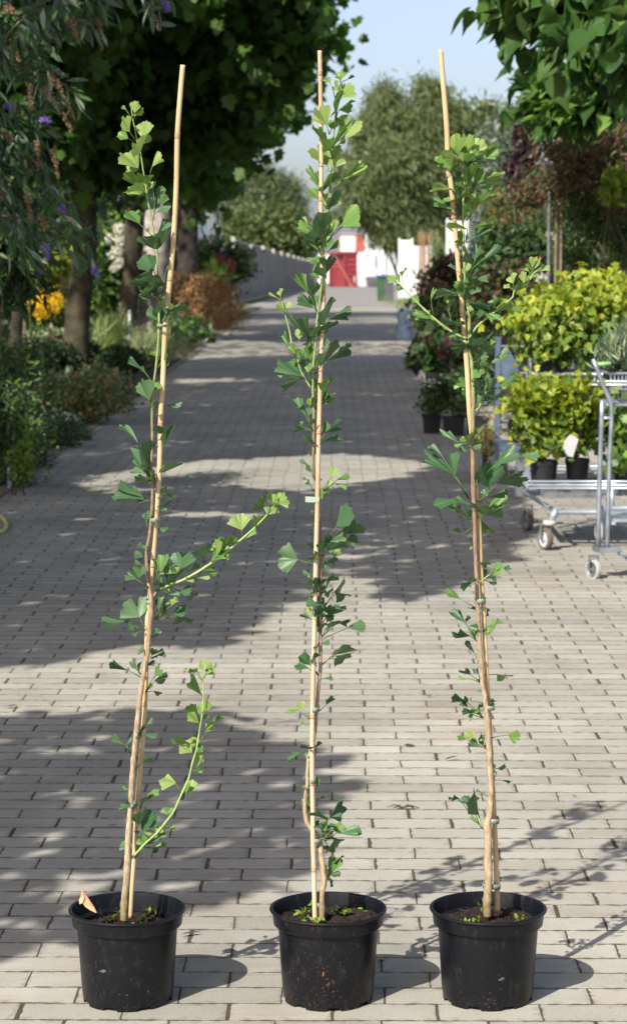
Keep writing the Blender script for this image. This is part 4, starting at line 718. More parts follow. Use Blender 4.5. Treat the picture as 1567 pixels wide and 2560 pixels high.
for ip, pd in enumerate(PLANTS):
    g = ground(pd['px'], pd['py']); rr = random.Random(100 + ip); Yp = g.y
    t = thing('potted_ginkgo', pd['label'], 'potted tree', (g.x, g.y, 0), 'staked ginkgos in black pots on the paving')
    make_pot(t, (g.x, g.y, 0), pd['soil'], ip)
    stems(t, Yp, pd['stem'], 'stem', pd['splits'], rr)
    for sh, m in pd['shoots']: stems(t, Yp, sh, 'side_shoot', [(-1e9, 1e9, m)], rr)
    cane(t, Yp, pd['stake'], pd['nodes'], M_CANEP if pd['cane'] else M_CANE)
    for x, y, w, h in pd['ties']: tie(t, Yp, x, y, w, h)
    buf = dict(v=[], f=[], m=[], uv=[])
    for lf in pd['leaves']:
        gleaf(buf, Yp, *lf, rr)
        if lf[6] > 12 and rr.random() < (.66 if ip == 2 and lf[1] < 1150 else .5):       # a smaller leaf from the same bud
            x0, y0, bx, by, tx, ty, W, tn = lf; an = rr.uniform(.5, 1.0) * rr.choice([-1, 1]); s = rr.uniform(.5, .75); ca, sa = math.cos(an) * s, math.sin(an) * s
            r = lambda x, y: (x0 + (x - x0) * ca - (y - y0) * sa, y0 + (x - x0) * sa + (y - y0) * ca)
            b2, t2 = r(bx, by), r(tx, ty)
            if math.hypot(t2[0] - x0, t2[1] - y0) < 46: gleaf(buf, Yp, x0, y0, b2[0], b2[1], t2[0], t2[1], W * s * 1.0, rr.choice([tn, 'D' if tn in 'BD' else 'M']), rr)
    foliage('leaves', t, buf, [M_YOUNG, M_MID, M_OLD])
    # weeds on the soil
    wp = []; 
    for _ in range(9):
        a, r = rr.uniform(0, 6.28), rr.uniform(.03, .09)
        for _ in range(rr.randint(3, 9)): wp.append((g.x + r * math.cos(a) + rr.gauss(0, .006), g.y + r * math.sin(a) + rr.gauss(0, .006), pd['soil'] + rr.uniform(.003, .014)))
    scatter('weeds', wp, .013, 'oval', M_WEED, t, dirv=(0, 0, .5), upw=1.0)['kind'] = 'stuff'
# white label end on the middle plant, brown dead leaf in the left pot
mid = [o for o in scene.objects if o.get('label', '').startswith('middle one')][0]; Yp = mid.location.y
b = MB(); P = [at(x, y, Yp - .012) for x, y in ((763, 1241), (763, 1255.5), (780, 1256), (797, 1255), (799, 1243), (784, 1242))]
b.add([tuple(p) for p in P] + [(p.x, p.y + .0012, p.z) for p in P], [(0, 1, 2, 3, 4, 5), (11, 10, 9, 8, 7, 6)] + [(i, (i + 1) % 6, (i + 1) % 6 + 6, i + 6) for i in range(6)]); b.build('tie_end', M_TIEW, mid)
lp = [o for o in scene.objects if o.get('label', '').startswith('leftmost of the three staked')][0]; Yp = lp.location.y
b = MB(); S = [Vector(at(x, y, Yp + d)) for x, y, d in ((203, 2224, -.030), (207, 2236, -.034), (214, 2250, -.040), (222, 2262, -.046), (231, 2272, -.050), (241, 2283, -.052))]; vs = []
for i, s in enumerate(S):
    w = (.0005, .0045, .0075, .0075, .0055, .0008)[i]; vs += [s + Vector((-w, -.3 * w, -.55 * w)), s + Vector((0, .9 * w, 0)), s + Vector((w * .8, -.5 * w, .5 * w))]
b.add([tuple(v) for v in vs], [(i * 3 + j, i * 3 + j + 1, i * 3 + j + 4, i * 3 + j + 3) for i in range(5) for j in range(2)])
q0 = Vector(at(206, 2232, Yp - .03)); b.add([tuple(q0), tuple(at(197, 2252, Yp - .036)), tuple(at(199, 2262, Yp - .040)), tuple(at(207, 2258, Yp - .046)), tuple(at(210, 2245, Yp - .04))], [(0, 1, 2, 3, 4)])
tag(b.build('dry_leaf', plain('dry_leaf', (.50, .26, .14), (.66, .40, .24), rough=.7, scale=60), origin=tuple(at(214, 2262, Yp - .05))), 'curled light brown dead leaf on the rim of the left pot', 'dead leaf')
# scuffs on the pots
for px_, py_, w_, h_, i_, mname in ((257, 2432, 22, 9, 0, 'grey_scuff'), (808, 2437, 5, 13, 1, 'rust_scuff'), (1253, 2450, 18, 8, 2, 'grey_scuff')):
    pt = [o for o in scene.objects if o.get('category') == 'potted tree'][i_]; Yq = pt.location.y - .098; c = at(px_, py_, Yq); rr = random.Random(px_); n = 11; k = Yq / F_PX; vs = []
    for j in range(n):
        a = 6.283 * j / n; r = rr.uniform(.6, 1.1); x = c.x + math.cos(a) * w_ / 2 * k * r; z = c.z + math.sin(a) * h_ / 2 * k * r + math.cos(a) * h_ * .25 * k
        Rz = .0925 + .0103 * min(1, max(0, z / .156)) + .0007; dx = x - pt.location.x; vs.append((x, pt.location.y - math.sqrt(max(0, Rz * Rz - dx * dx)), z))
    b = MB(); b.add(vs, [tuple(range(n))]); b.build('scuff_mark', MATS.get(mname) or (plain('grey_scuff', (.06, .06, .06), (.13, .13, .125), rough=.9, scale=300) if mname[0] == 'g' else plain('rust_scuff', (.20, .09, .03), (.30, .15, .06), rough=.9, scale=300)), pt)
# debris on the paving
M_DEB = plain('debris', (.05, .03, .018), (.14, .09, .05), rough=.9, scale=90)
b = MB(); c0 = ground(1005, 2025)
for i in range(7):
    a = random.uniform(-.5, .5) + (3.14 if i % 2 else 0); l = random.uniform(.02, .05); b.tube([(c0.x, c0.y, .005), (c0.x + l * .5 * math.cos(a), c0.y + l * .5 * math.sin(a), .012), (c0.x + l * math.cos(a), c0.y + l * math.sin(a), .004)], [.003, .002, .001], n=5)
tag(b.build('twig_scrap', M_DEB, origin=(c0.x, c0.y, 0)), 'small dark reddish twig scrap lying on the paving between middle and right pots', 'twig')
def scrap(px, py, s, label, m=None, name='fallen_leaf', shape='oval'):
    g = ground(px, py); o = scatter(name, [(g.x, g.y, .006)], s, shape, m or M_DEB, dirv=(1, .3, .1), dirw=.2, upw=4); return tag(o, label, 'fallen leaf', 'leaf scraps on the paving')
_n = 620; _x = RNG.uniform(-1.9, 2.0, _n); _y = 4.4 + 9 * RNG.random(_n) ** 1.7; gr = scatter('leaf_litter', np.stack([_x, _y, np.full(_n, .003)], 1), RNG.choice([.004, .006, .009, .016], _n, p=[.5, .3, .15, .05]), 'oval', [M_DEB, plain('debris_pale', (.16, .11, .06), (.3, .22, .13))], dirv=(0, 0, 0), dirw=1, upw=6)
gr.data.transform(__import__('mathutils').Matrix.Diagonal((1, 1, .25, 1))); tag(gr, 'tiny crumbs and leaf bits strewn over the paving', 'litter', kind='stuff')
M_WSCR = plain('pale_scrap', (.5, .5, .42), (.6, .6, .5)); M_GSCR = plain('green_scrap', (.03, .08, .03), (.05, .11, .04))
scrap(268, 2070, .024, 'small green leaf scrap in the shade left of the left stem', M_GSCR)
scrap(1065, 1745, .03, 'brown leaf scrap on the sunlit paving left of the right stem')
scrap(1010, 1868, .035, 'flat brown leaf scrap between the middle and right stems')
scrap(1110, 1905, .04, 'dark leaf scrap just left of the right stem', shape='lance')
scrap(620, 1640, .03, 'dark leaf scrap at the edge of the tree shade left of the middle stem', shape='lance')
scrap(10, 1772, .05, 'pale dry leaf at the left edge of the photo', M_WSCR)
scrap(940, 2405, .03, 'yellowish moss scrap right beside the middle pot', plain('moss_scrap', (.25, .18, .06), (.35, .26, .1)), 'moss_scrap')
scrap(285, 1385, .05, 'pale green leaf in the shade left of the left stem', M_WSCR, shape='lance')
scrap(470, 1522, .03, 'black berry like scrap right of the left stem', M_BLACKP)
scrap(1428, 1995, .02, 'tiny brown chip on the sunlit paving right of the right ginkgo')
scrap(450, 2345, .045, 'dark rotten leaf right behind the left pot', shape='lance')
scrap(1385, 2240, .018, 'tiny yellow flower scrap behind the right pot', plain('yellow_scrap', (.4, .35, .08), (.5, .45, .1)))
# ================================================================== foliage of the place
L_PLANE = leafm('plane_leaf', (.036, .085, .016), (.078, .165, .030), trans=.42, c3=(.13, .19, .05))
L_PLANE2 = leafm('plane_leaf_bright', (.045, .11, .018), (.11, .215, .04), trans=.46, c3=(.17, .24, .06))  # brighter leaf green, mixed at random through every crown
L_CAT = leafm('catalpa_leaf', (.028, .075, .016), (.065, .145, .03), trans=.34, c3=(.15, .26, .05), rough=.5, spec=.22)
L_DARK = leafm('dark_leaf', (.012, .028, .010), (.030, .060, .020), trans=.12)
L_GREEN = leafm('green_leaf', (.042, .09, .02), (.095, .165, .038), trans=.26)
L_BRIGHT = leafm('bright_leaf', (.10, .20, .035), (.18, .30, .06), trans=.3)
L_WILLOW = leafm('willow_leaf', (.10, .135, .055), (.20, .245, .115), trans=.28, c3=(.30, .34, .19), spec=.12, rough=.7)
L_OLIVE = leafm('olive_leaf', (.07, .095, .03), (.15, .19, .065), trans=.24, spec=.15, rough=.7)
L_GREYG = leafm('grey_green_leaf', (.07, .12, .075), (.13, .19, .12), trans=.2)
L_SILVER = leafm('silver_leaf', (.22, .26, .19), (.42, .46, .36), trans=.2)
L_YEL = leafm('golden_leaf', (.21, .30, .035), (.42, .47, .05), trans=.38, c3=(.60, .57, .09))
L_YELD = leafm('golden_green_leaf', (.10, .18, .03), (.24, .32, .045), trans=.34)
L_BROWN = leafm('bronze_leaf', (.36, .18, .085), (.58, .33, .17), trans=.34, c3=(.42, .34, .15))
L_MAROON = leafm('maroon_leaf', (.028, .012, .013), (.065, .026, .024), trans=.15, c3=(.07, .06, .03))
L_REDB = leafm('redbrown_leaf', (.11, .05, .032), (.20, .105, .065), trans=.2)
L_WHITE = leafm('white_petal', (.62, .62, .52), (.80, .80, .70), trans=.2)
L_PINK = leafm('pink_petal', (.42, .08, .10), (.55, .18, .20), trans=.2)
L_YFL = leafm('yellow_petal', (.75, .45, .01), (.88, .62, .03), trans=.2)
L_ORG = leafm('orange_leaf', (.45, .22, .04), (.6, .34, .07), trans=.25)
L_PURP = leafm('purple_petal', (.25, .14, .50), (.40, .26, .68), trans=.2)
L_DRY = leafm('dry_spike', (.22, .13, .075), (.42, .27, .16), trans=.1)
L_PALEG = leafm('pale_green_leaf', (.20, .27, .13), (.34, .40, .22), trans=.25)
L_STRAW = leafm('variegated_blade', (.22, .26, .08), (.42, .44, .20), trans=.25)
M_TRUNK = plain('dark_trunk', (.018, .014, .011), (.055, .045, .035), rough=.9, scale=7, bump=.015, bscale=22)
M_TRUNKG = plain('shaded_mossy_trunk', (.022, .018, .012), (.075, .065, .035), rough=.9, scale=6, bump=.012, bscale=22)  # mossy bark, base colour darkened to stand in for tree shade
M_TRUNKP = plain('pale_trunk', (.22, .175, .15), (.52, .46, .44), rough=.85, scale=6, bump=.008, bscale=18)
M_BRANCH = plain('branch_wood', (.07, .05, .035), (.16, .12, .08), rough=.85, scale=12)
def trunk(t, pts, m, flare=True):
    b = MB(); P = [Vector(p[:3]) for p in pts]; Rr = [p[3] for p in pts]; P2, R2 = [], []
    for i in range(len(P) - 1):
        for k in range(5): f = k / 5; P2.append(P[i].lerp(P[i + 1], f)); R2.append((Rr[i] * (1 - f) + Rr[i + 1] * f) * random.uniform(.95, 1.06))
    P2.append(P[-1]); R2.append(Rr[-1]); R2[0] *= 1.35; R2[1] *= 1.1
    b.tube(P2, R2, n=14); return b
def limbs(b, top, targets, r0):
    for c in targets:
        c = Vector(c); m1 = top.lerp(c, .35) + Vector((random.uniform(-.15, .15), random.uniform(-.15, .15), .25)); m2 = top.lerp(c, .7) + Vector((random.uniform(-.15, .15), random.uniform(-.1, .1), .15))
        b.tube([top + Vector((0, 0, -.15)), m1, m2, c], [r0, r0 * .65, r0 * .4, r0 * .12], n=7, cap=False)
# -------- leafy row of plane trees on the left: leaves that shade the paving + the crowns one sees
def casters(n, y0, y1, hf, x0=-3.6, x1=1.6):
    X = RNG.uniform(x0, x1, n); Y = RNG.uniform(y0, y1, n); s, px, py = shaded(X, Y)
    # break the outline into leafy sprays
    X, Y = X[s], Y[s]; lo, hi = hf(Y); H = lo + (hi - lo) * RNG.random(len(X)) ** 1.3
    P = np.stack([X - SOX * H, Y - SOY * H, H], 1); vx, vy = proj(P); bad = (vy > -60) & (vx > 520)
    bad |= (X < -2.25) & (Y > 9) & (RNG.random(len(X)) < .55)
    for z in (1.7, 2.2, 2.6):          # leave gaps that let the sun reach the buddleja
        bx_, by_ = P[:, 0] + SOX * (H - z), P[:, 1] + SOY * (H - z); bad |= (bx_ > -1.7) & (bx_ < -.65) & (by_ > 9.5) & (by_ < 10.5) & (RNG.random(len(X)) < .42)
    return P[~bad]
def ft(Y): return CAM_H + .1085 * Y
sh = [casters(5200, 4.9, 8.3, lambda Y: (2.75 + 0 * Y, 3.7 + 0 * Y)), casters(20000, 8.2, 17.5, lambda Y: (3.5 + 0 * Y, 5.3 + 0 * Y)), casters(24000, 17.5, 35, lambda Y: (ft(Y) + .15, ft(Y) + 2.4)), casters(6000, 35, 62, lambda Y: (ft(Y) - .3, ft(Y) + 2.0))]
SHP = np.concatenate(sh)
TREES = [
 dict(n='plane_tree', y=2.2, x=-3.4, m=M_TRUNK, r=.16, top=2.6, ells=[], label='tree just outside the left edge whose crown shades the foreground paving'),
 dict(n='plane_tree', y=9.0, x=-3.6, m=M_TRUNK, r=.18, top=3.2, ells=[], label='tree outside the left edge whose crown shades the middle of the paving'),
 dict(n='plane_tree', y=17.0, x=-3.5, m=M_TRUNK, r=.18, top=3.3, ells=[(-3.6, 16.5, 5.4, 1.6, 2.4, 1.0)], nl=3000, label='plane tree standing just beyond the left edge behind the buddleja'),
 dict(n='plane_tree', y=26.0, px=[(36, 835, 15), (44, 640, 15), (60, 420, 13)], m=M_TRUNKG, r=.1, ells=[E(40, 60, 26.5, 230, 230), E(60, -250, 25, 330, 230), E(40, 330, 26.5, 110, 90)], nl=8000, label='slim plane tree at the far left behind the ferny shrubs'),
 dict(n='plane_tree', y=29.8, px=[(186, 928, 40), (190, 850, 34), (196, 760, 31), (212, 640, 29), (214, 520, 30), (196, 420, 30)], m=M_TRUNKG, r=.2, ells=[E(250, 130, 29.5, 250, 230), E(300, -110, 28, 430, 170), E(530, 110, 29, 190, 175), E(300, 370, 30, 150, 60), E(480, 290, 29, 140, 80), E(670, 130, 28, 95, 100), E(590, 290, 28.5, 50, 40), E(720, 0, 28, 75, 100)], nl=26000, label='big plane tree with a mossy trunk coloured dark for shade, its crown reaching over the path'),
 dict(n='plane_tree', y=38.9, px=[(318, 862, 25), (322, 780, 22), (328, 680, 21), (332, 570, 21), (336, 470, 20)], m=M_TRUNKG, r=.14, ells=[E(420, 330, 38.5, 180, 120), E(520, 240, 38, 150, 110), E(430, -20, 38, 330, 190), E(745, 80, 37, 52, 80), E(700, 215, 38, 58, 50), E(600, 345, 38.5, 40, 26), E(480, 430, 39, 80, 50)], nl=20000, label='plane tree with a narrow half lit trunk, next to the white flowering shrub'),
 dict(n='plane_tree', y=41.6, px=[(372, 845, 37), (382, 760, 33), (388, 660, 33), (394, 560, 32), (398, 470, 30)], m=M_TRUNKP, r=.2, ells=[E(480, 380, 42, 110, 90), E(420, 120, 43, 300, 220), E(520, 420, 43, 50, 36), E(770, 40, 42, 50, 60)], nl=12000, label='plane tree with a pale flaking pinkish grey trunk'),
 dict(n='plane_tree', y=52.0, px=[(462, 800, 30), (470, 680, 28), (468, 560, 27), (475, 450, 27)], m=M_TRUNK, r=.25, ells=[E(500, 400, 52, 90, 130), E(440, 200, 53, 220, 200), E(545, 400, 52, 30, 26)], nl=9000, label='dark trunked tree farthest along the row, behind the bronze maple'),
]
ty = np.array([d['y'] for d in TREES]); own = np.argmin(np.abs(SHP[:, 1:2] - ty[None] + np.where(ty[None] < 3, .0, 0)), 1)
for i, d in enumerate(TREES):
    if 'px' in d:
        pts = []
        for x, y, r in d['px']: p = at(x, y, d['y']); pts.append((p.x, d['y'], p.z, r * pxm(d['y'])))
        g0 = gz(d['y']); pts[0] = (pts[0][0], d['y'], g0 - .05, pts[0][3]); lastp = pts[-1]; pts.append((lastp[0] + .05, d['y'], lastp[2] + 1.2, lastp[3] * .8))
    else: pts = [(d['x'], d['y'], -.05, d['r']), (d['x'] + .05, d['y'], d['top'] * .5, d['r'] * .85), (d['x'] + .1, d['y'] + .1, d['top'], d['r'] * .75)]
    t = thing(d['n'], d['label'], 'tree', (pts[0][0], d['y'], 0), 'row of trees left of the path')
    mine = SHP[own == i]; P = [mine] 
    if d['ells']:
        Q = blob(d['ells'], d['nl'], clump=.26, per=14); P.append(trim(Q))
    P = np.concatenate(P); 
    b = trunk(t, pts, d['m']); top = Vector(pts[-1][:3])
    tg = P[RNG.integers(0, len(P), 14)] if len(P) > 20 else []
    tg = [c for c in tg if np.linalg.norm(c - np.array(top)) < (5.5 if i > 2 else 1.7)]; limbs(b, top, tg, pts[-1][3] * .6)
    b.build('trunk', d['m'], t, smooth=True)
    if len(P):
        vis = i > 2; scatter('crown', P, .15 if i < 2 else RNG.choice([.12, .17, .23], len(P)), 'palm', [L_PLANE, L_PLANE2], t, dirv=(.1, -.1, -.8), dirw=1.3, upw=.6)
# -------- generic shrubs
def shrub(name, label, cat, ells, n, size, shape, mats, clump=.06, per=10, group=None, dirv=(0, 0, .2), upw=.6, shell=.5, stems_n=5, base=None, sm=None, flowers=None, bark_m=None):
    ells = [tuple(e) for e in ells]; e0 = ells[0]; bx, by = (base or (e0[0], e0[1])); g = gz(by)
    zlow = min(e[2] - e[5] for e in ells); t = thing(name, label, cat, (bx, by, g), group)
    P = blob(ells, n, clump=clump, per=per, shell=shell); P[:, 2] = np.maximum(P[:, 2], g + .02)
    scatter('foliage', P, size, shape, mats, t, dirv=dirv, upw=upw)
    if stems_n:
        b = MB()
        for k in range(stems_n):
            c = P[RNG.integers(len(P))]; b.tube([(bx + random.uniform(-.05, .05), by + random.uniform(-.05, .05), g - .02), ((bx + c[0]) / 2, (by + c[1]) / 2, (g + c[2]) / 2 + .05), tuple(c)], [.02 * max(.4, e0[5]), .014 * max(.4, e0[5]), .005], n=6)
        b.build('stems', bark_m or M_BRANCH, t, smooth=True)
    for fn, fm, fe, fnn, fs in (flowers or []):
        if fnn > 150 or fn in ('lilac_flower', 'white_flower', 'red_flower'): Q = blob(fe, fnn, clump=.0, shell=.75); scatter(fn, Q, fs, 'oval', fm, t, dirv=(0, -.5, .5), upw=.2)['kind'] = 'stuff'
        else:
            for e_ in fe: scatter(fn, blob([e_], max(4, fnn // len(fe)), shell=.75), fs, 'oval', fm, t, dirv=(0, -.5, .5), upw=.2)
    return t
def GE(px, pybot, rx, h, ryd=None, up=.5):      # ellipsoid standing on the ground at a pixel
    g = ground(px, pybot); k = pxm(g.y); return (g.x, g.y, g.z + h * k * up, rx * k, ryd or rx * k, h * k * .55)
# left bed, from far to near
shrub('evergreen_hedge', 'tall evergreen hedge, coloured very dark for tree shade, closing the left bed behind the trunks', 'hedge', [(-8.6, 56, 3.0, 4.6, 2, 3.6), (-6.2, 58, 3.2, 2.6, 2, 3.6), (-4.4, 62, 2.6, 1.0, 2, 3.0), (-12, 50, 3, 4, 2, 4), (-5.6, 55, 1.2, 2.4, 1, 1.4)], 15000, .30, 'oval', [L_DARK, L_DARK, L_PLANE], clump=.25, stems_n=0, shell=.75)  # dark leaf colour stands in for the shade of the trees here
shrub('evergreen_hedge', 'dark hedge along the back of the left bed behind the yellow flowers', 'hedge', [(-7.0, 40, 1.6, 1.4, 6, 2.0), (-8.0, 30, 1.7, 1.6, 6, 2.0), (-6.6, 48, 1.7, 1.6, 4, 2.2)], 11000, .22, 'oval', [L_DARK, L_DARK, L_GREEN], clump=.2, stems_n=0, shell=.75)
shrub('pale_tree', 'tall greyish green tree behind the grey fence, left of centre', 'tree', [E(660, 530, 235, 72, 85), E(620, 545, 235, 56, 75), E(700, 515, 235, 46, 70), E(655, 470, 235, 34, 46)], 30000, .8, 'sliver', [L_GREYG, L_OLIVE, L_WILLOW], clump=.8, dirv=(0, 0, .6), sm=None, stems_n=3)
shrub('leafy_tree', 'yellowish green bushy tree right behind the grey fence', 'tree', [E(650, 590, 195, 62, 66), E(700, 600, 195, 56, 62), E(625, 580, 195, 40, 62), E(690, 555, 195, 38, 42)], 17000, .42, 'oval', [L_OLIVE, L_OLIVE, L_WILLOW, L_GREEN], clump=.6, stems_n=3)
shrub('leafy_tree', 'dark green tree between the grey fence and the middle ginkgo stem', 'tree', [E(755, 615, 262, 32, 42), E(742, 580, 262, 20, 38), E(785, 590, 262, 22, 26)], 3500, .5, 'oval', [L_GREEN, L_OLIVE], clump=.5, stems_n=2)
shrub('leafy_tree', 'small olive tree top showing above the dark blue grey roof', 'tree', [E(838, 566, 300, 30, 26), E(880, 570, 300, 26, 22)], 1800, .8, 'oval', [L_OLIVE, L_GREYG], clump=.8, stems_n=2)
shrub('willow_tree', 'large two headed willow with drooping olive foliage, right of centre', 'tree', [E(1010, 470, 140, 120, 110), E(950, 340, 140, 60, 80), E(1078, 330, 140, 66, 95), E(920, 470, 139, 62, 80), E(1110, 450, 140, 70, 100), E(958, 245, 140, 26, 52), E(985, 290, 140, 24, 60), E(1072, 230, 140, 30, 52), E(1045, 300, 140, 24, 60), E(1105, 300, 140, 28, 60), E(1020, 565, 140, 100, 50), E(985, 400, 138, 60, 60), E(1150, 400, 141, 34, 80), E(880, 420, 140, 26, 50), E(915, 330, 140, 24, 44)], 110000, .55, 'sliver', [L_WILLOW, L_WILLOW, L_OLIVE], clump=.42, per=34, dirv=(.3, 0, -.9), upw=.2, shell=.4, stems_n=8)
shrub('poplar_tree', 'slender greyish tree between the big willow and the silver tree', 'tree', [E(1140, 340, 170, 44, 90), E(1215, 350, 170, 40, 80), E(1225, 300, 170, 25, 45), E(1180, 420, 170, 50, 70)], 8000, .6, 'lance', [L_OLIVE, L_WILLOW], clump=.6, dirv=(0, 0, .4), stems_n=3)
shrub('silver_tree', 'pale silvery leaved tree left of the dark climber', 'tree', [E(1265, 390, 70, 52, 95), E(1285, 320, 70, 36, 60), E(1235, 440, 70, 34, 50)], 5000, .26, 'lance', [L_SILVER, L_GREYG, L_GREYG], clump=.25, dirv=(0, 0, .5), stems_n=4, base=(at(1265, 600, 70).x, 70))
# lamp post
def pole(name, label, cat, px, py0, py1, w, Y, m, m2=None, cap=True):
    a = at(px, py1, Y); c = at(px, py0, Y); r = w * pxm(Y) / 2; b = MB(); b.tube([(a.x, Y, a.z), (c.x, Y, c.z)], [r, r * .9], n=12)
    if m2:
        t = thing(name, label, cat, (a.x, Y, a.z)); b.build('shaft', m, t, smooth=True); b = MB(); e = at(px, py1 - (py1 - py0) * .3, Y); b.tube([(a.x, Y, a.z), (a.x, Y, e.z)], [r * 1.25, r * 1.2], n=12); b.build('sleeve', m2, t, smooth=True); return t
    return tag(b.build(name, m, origin=(a.x, Y, a.z), smooth=True), label, cat)
pole('metal_pole', 'thin dark metal pole with a paler lower sleeve left of the grey fence', 'pole', 544, 470, 770, 7, 63, M_DSTEEL, MATS['post_grey'])
pole('tree_stake', 'round wooden tree stake right beside the big mossy trunk', 'stake', 220, 755, 885, 9, 34, plain('stake_wood', (.30, .20, .11), (.42, .30, .18), scale=10))
pole('metal_peg', 'short metal tube standing in front of the half lit trunk', 'peg', 324, 775, 862, 8, 38, M_STEEL, M_DSTEEL)
pole('tree_stake', 'pale thin stake at the far left behind the ferny shrubs', 'stake', 62, 770, 900, 7, 25.5, M_BRANCH)
# hydrangea with pink heads, by the pole
shrub('hydrangea', 'hydrangea with creamy and deep pink flower heads near the metal pole', 'shrub', [E(560, 665, 56, 55, 60), E(598, 655, 57, 32, 46), E(540, 720, 55, 50, 50), E(520, 640, 58, 30, 45)], 3200, .13, 'oval', [L_GREEN, L_DARK], clump=.12, base=(at(560, 700, 56).x, 56),
      flowers=[('cream_bloom', L_PALEG, [E(608, 645, 56, 28, 38), E(530, 620, 56, 28, 30)], 260, .16), ('pink_bloom', L_PINK, [E(577, 668, 55.3, 11, 20)], 130, .09), ('pink_bloom', L_PINK, [E(552, 650, 55.3, 10, 16)], 100, .09), ('pink_bloom', L_PINK, [E(536, 680, 55, 6, 10)], 50, .08)])
shrub('yucca', 'spiky bright green leaved plant at the foot of the metal pole', 'plant', [E(548, 700, 52, 26, 10)], 60, .5, 'blade', [L_BRIGHT, L_YELD], clump=.03, dirv=(0, 0, 1.2), upw=.1, stems_n=0)
shrub('japanese_maple', 'low dome of bronze brown cut leaf maple at the path edge', 'maple', [E(505, 755, 42, 98, 74), E(460, 725, 42.5, 66, 56), E(575, 790, 41.5, 44, 44), E(520, 710, 42.5, 55, 34), E(440, 790, 42.5, 40, 45)], 11000, .07, 'lance', [L_BROWN, L_BROWN, L_BROWN, L_OLIVE], clump=.07, per=14, dirv=(.1, 0, -.9), upw=.3, base=(at(500, 820, 42).x, 42), shell=.6)
shrub('flower_bed', 'mixed low perennials with lilac and white flowers under the bronze maple', 'perennials', [GE(470, 850, 46, 50), GE(440, 870, 40, 48), GE(500, 858, 25, 36), GE(420, 850, 30, 75)], 2400, .10, 'oval', [L_GREEN, L_BRIGHT, L_GREYG], clump=.07, stems_n=0,
      flowers=[('lilac_flower', L_PURP, [GE(492, 830, 22, 40)], 22, .06), ('white_flower', L_WHITE, [GE(505, 868, 12, 14)], 16, .09), ('yellow_flower', L_YFL, [GE(475, 830, 6, 30)], 5, .06), ('red_flower', L_REDB, [GE(440, 800, 18, 20)], 40, .06)])
shrub('variegated_grass', 'clump of pale striped ornamental grass beside the pale trunk', 'grass clump', [GE(370, 890, 38, 30), GE(440, 905, 30, 26)], 420, .34, 'blade', [L_STRAW, L_PALEG], clump=.05, dirv=(.1, 0, .9), upw=.1, stems_n=0)
shrub('variegated_grass', 'striped ornamental grass between the two mossy trunks', 'grass clump', [GE(275, 880, 34, 60), GE(240, 900, 26, 40)], 380, .4, 'blade', [L_STRAW, L_BRIGHT], clump=.05, dirv=(.1, 0, .9), upw=.1, stems_n=0)
shrub('yellow_daisies', 'small yellow flowering plant at the foot of the striped grass', 'plant', [GE(385, 912, 22, 26)], 260, .07, 'oval', [L_GREEN, L_YEL], clump=.04, stems_n=0)
b = MB()
for px, py, w in ((470, 895, 20), (432, 792, 0), (540, 845, 26), (395, 925, 14), (490, 880, 12)):
    if not w: continue
    g = ground(px, py); s = w * pxm(g.y); rr = random.Random(px); b2 = MB(); n = 9; vs = []
    for z, q in ((0, 1), (.45, 1.05), (.8, .7)):
        for j in range(n): a = j / n * 6.283; vs.append((g.x - .12 + math.cos(a) * s / 2 * q * rr.uniform(.8, 1.1), g.y + math.sin(a) * s / 2 * q, g.z + s * z * rr.uniform(.8, 1.1)))
    b2.add(vs, [(i * n + j, i * n + (j + 1) % n, (i + 1) * n + (j + 1) % n, (i + 1) * n + j) for i in range(2) for j in range(n)] + [tuple(2 * n + j for j in range(n))])
    o = b2.build('edging_stone', MATS.get('edging') or plain('edging', (.16, .12, .09), (.30, .24, .19), rough=.9, scale=12, bump=.004), origin=(g.x - .12, g.y, g.z), smooth=True)
    tag(o, {470: 'rough brown edging stone beside the striped grass', 540: 'pinkish edging block under the bronze maple', 395: 'small edging stone beside the box ball', 490: 'small edging stone by the white flowers'}[px], 'stone', 'edging stones along the left bed')
shrub('white_hydrangea', 'shrub with big white cone flowers left of the half lit trunk', 'shrub', [E(262, 690, 41, 55, 90), E(240, 620, 42, 50, 70), E(275, 600, 41, 34, 60)], 3400, .12, 'oval', [L_GREEN, L_BRIGHT, L_DARK], clump=.12, base=(at(262, 800, 41).x, 41))
wt = [o for o in scene.objects if o.name.startswith('white_hydrangea')][0]
for (x, y, rx, ry) in ((298, 572, 14, 13), (298, 601, 13, 13), (294, 628, 14, 13), (281, 636, 9, 8), (299, 653, 11, 12), (286, 671, 8, 6), (272, 598, 8, 10)):
    e = E(x, y, 40.3, rx, ry); Q = blob([e], 240, clump=0, shell=.8); scatter('flower_head', Q, .055, 'oval', L_WHITE, wt, dirv=(0, 0, .3), upw=.3)
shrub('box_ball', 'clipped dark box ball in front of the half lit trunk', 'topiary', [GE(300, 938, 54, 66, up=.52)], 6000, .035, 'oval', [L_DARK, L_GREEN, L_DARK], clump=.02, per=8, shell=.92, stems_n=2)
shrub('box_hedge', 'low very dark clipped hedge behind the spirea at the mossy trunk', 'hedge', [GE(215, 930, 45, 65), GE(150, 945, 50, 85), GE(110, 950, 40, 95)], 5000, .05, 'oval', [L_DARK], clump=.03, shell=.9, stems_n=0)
shrub('yellow_rudbeckia', 'clump of bright yellow daisy flowers left of the mossy trunk', 'flowers', [E(115, 790, 33, 42, 36), E(110, 830, 33, 45, 40)], 1800, .08, 'oval', [L_GREEN, L_YELD], clump=.06, base=(at(115, 830, 33).x, 33), flowers=[('yellow_flowers', L_YFL, [E(115, 760, 32.6, 45, 36), E(95, 770, 32.4, 26, 34), E(140, 750, 32.4, 18, 34)], 900, .042)])
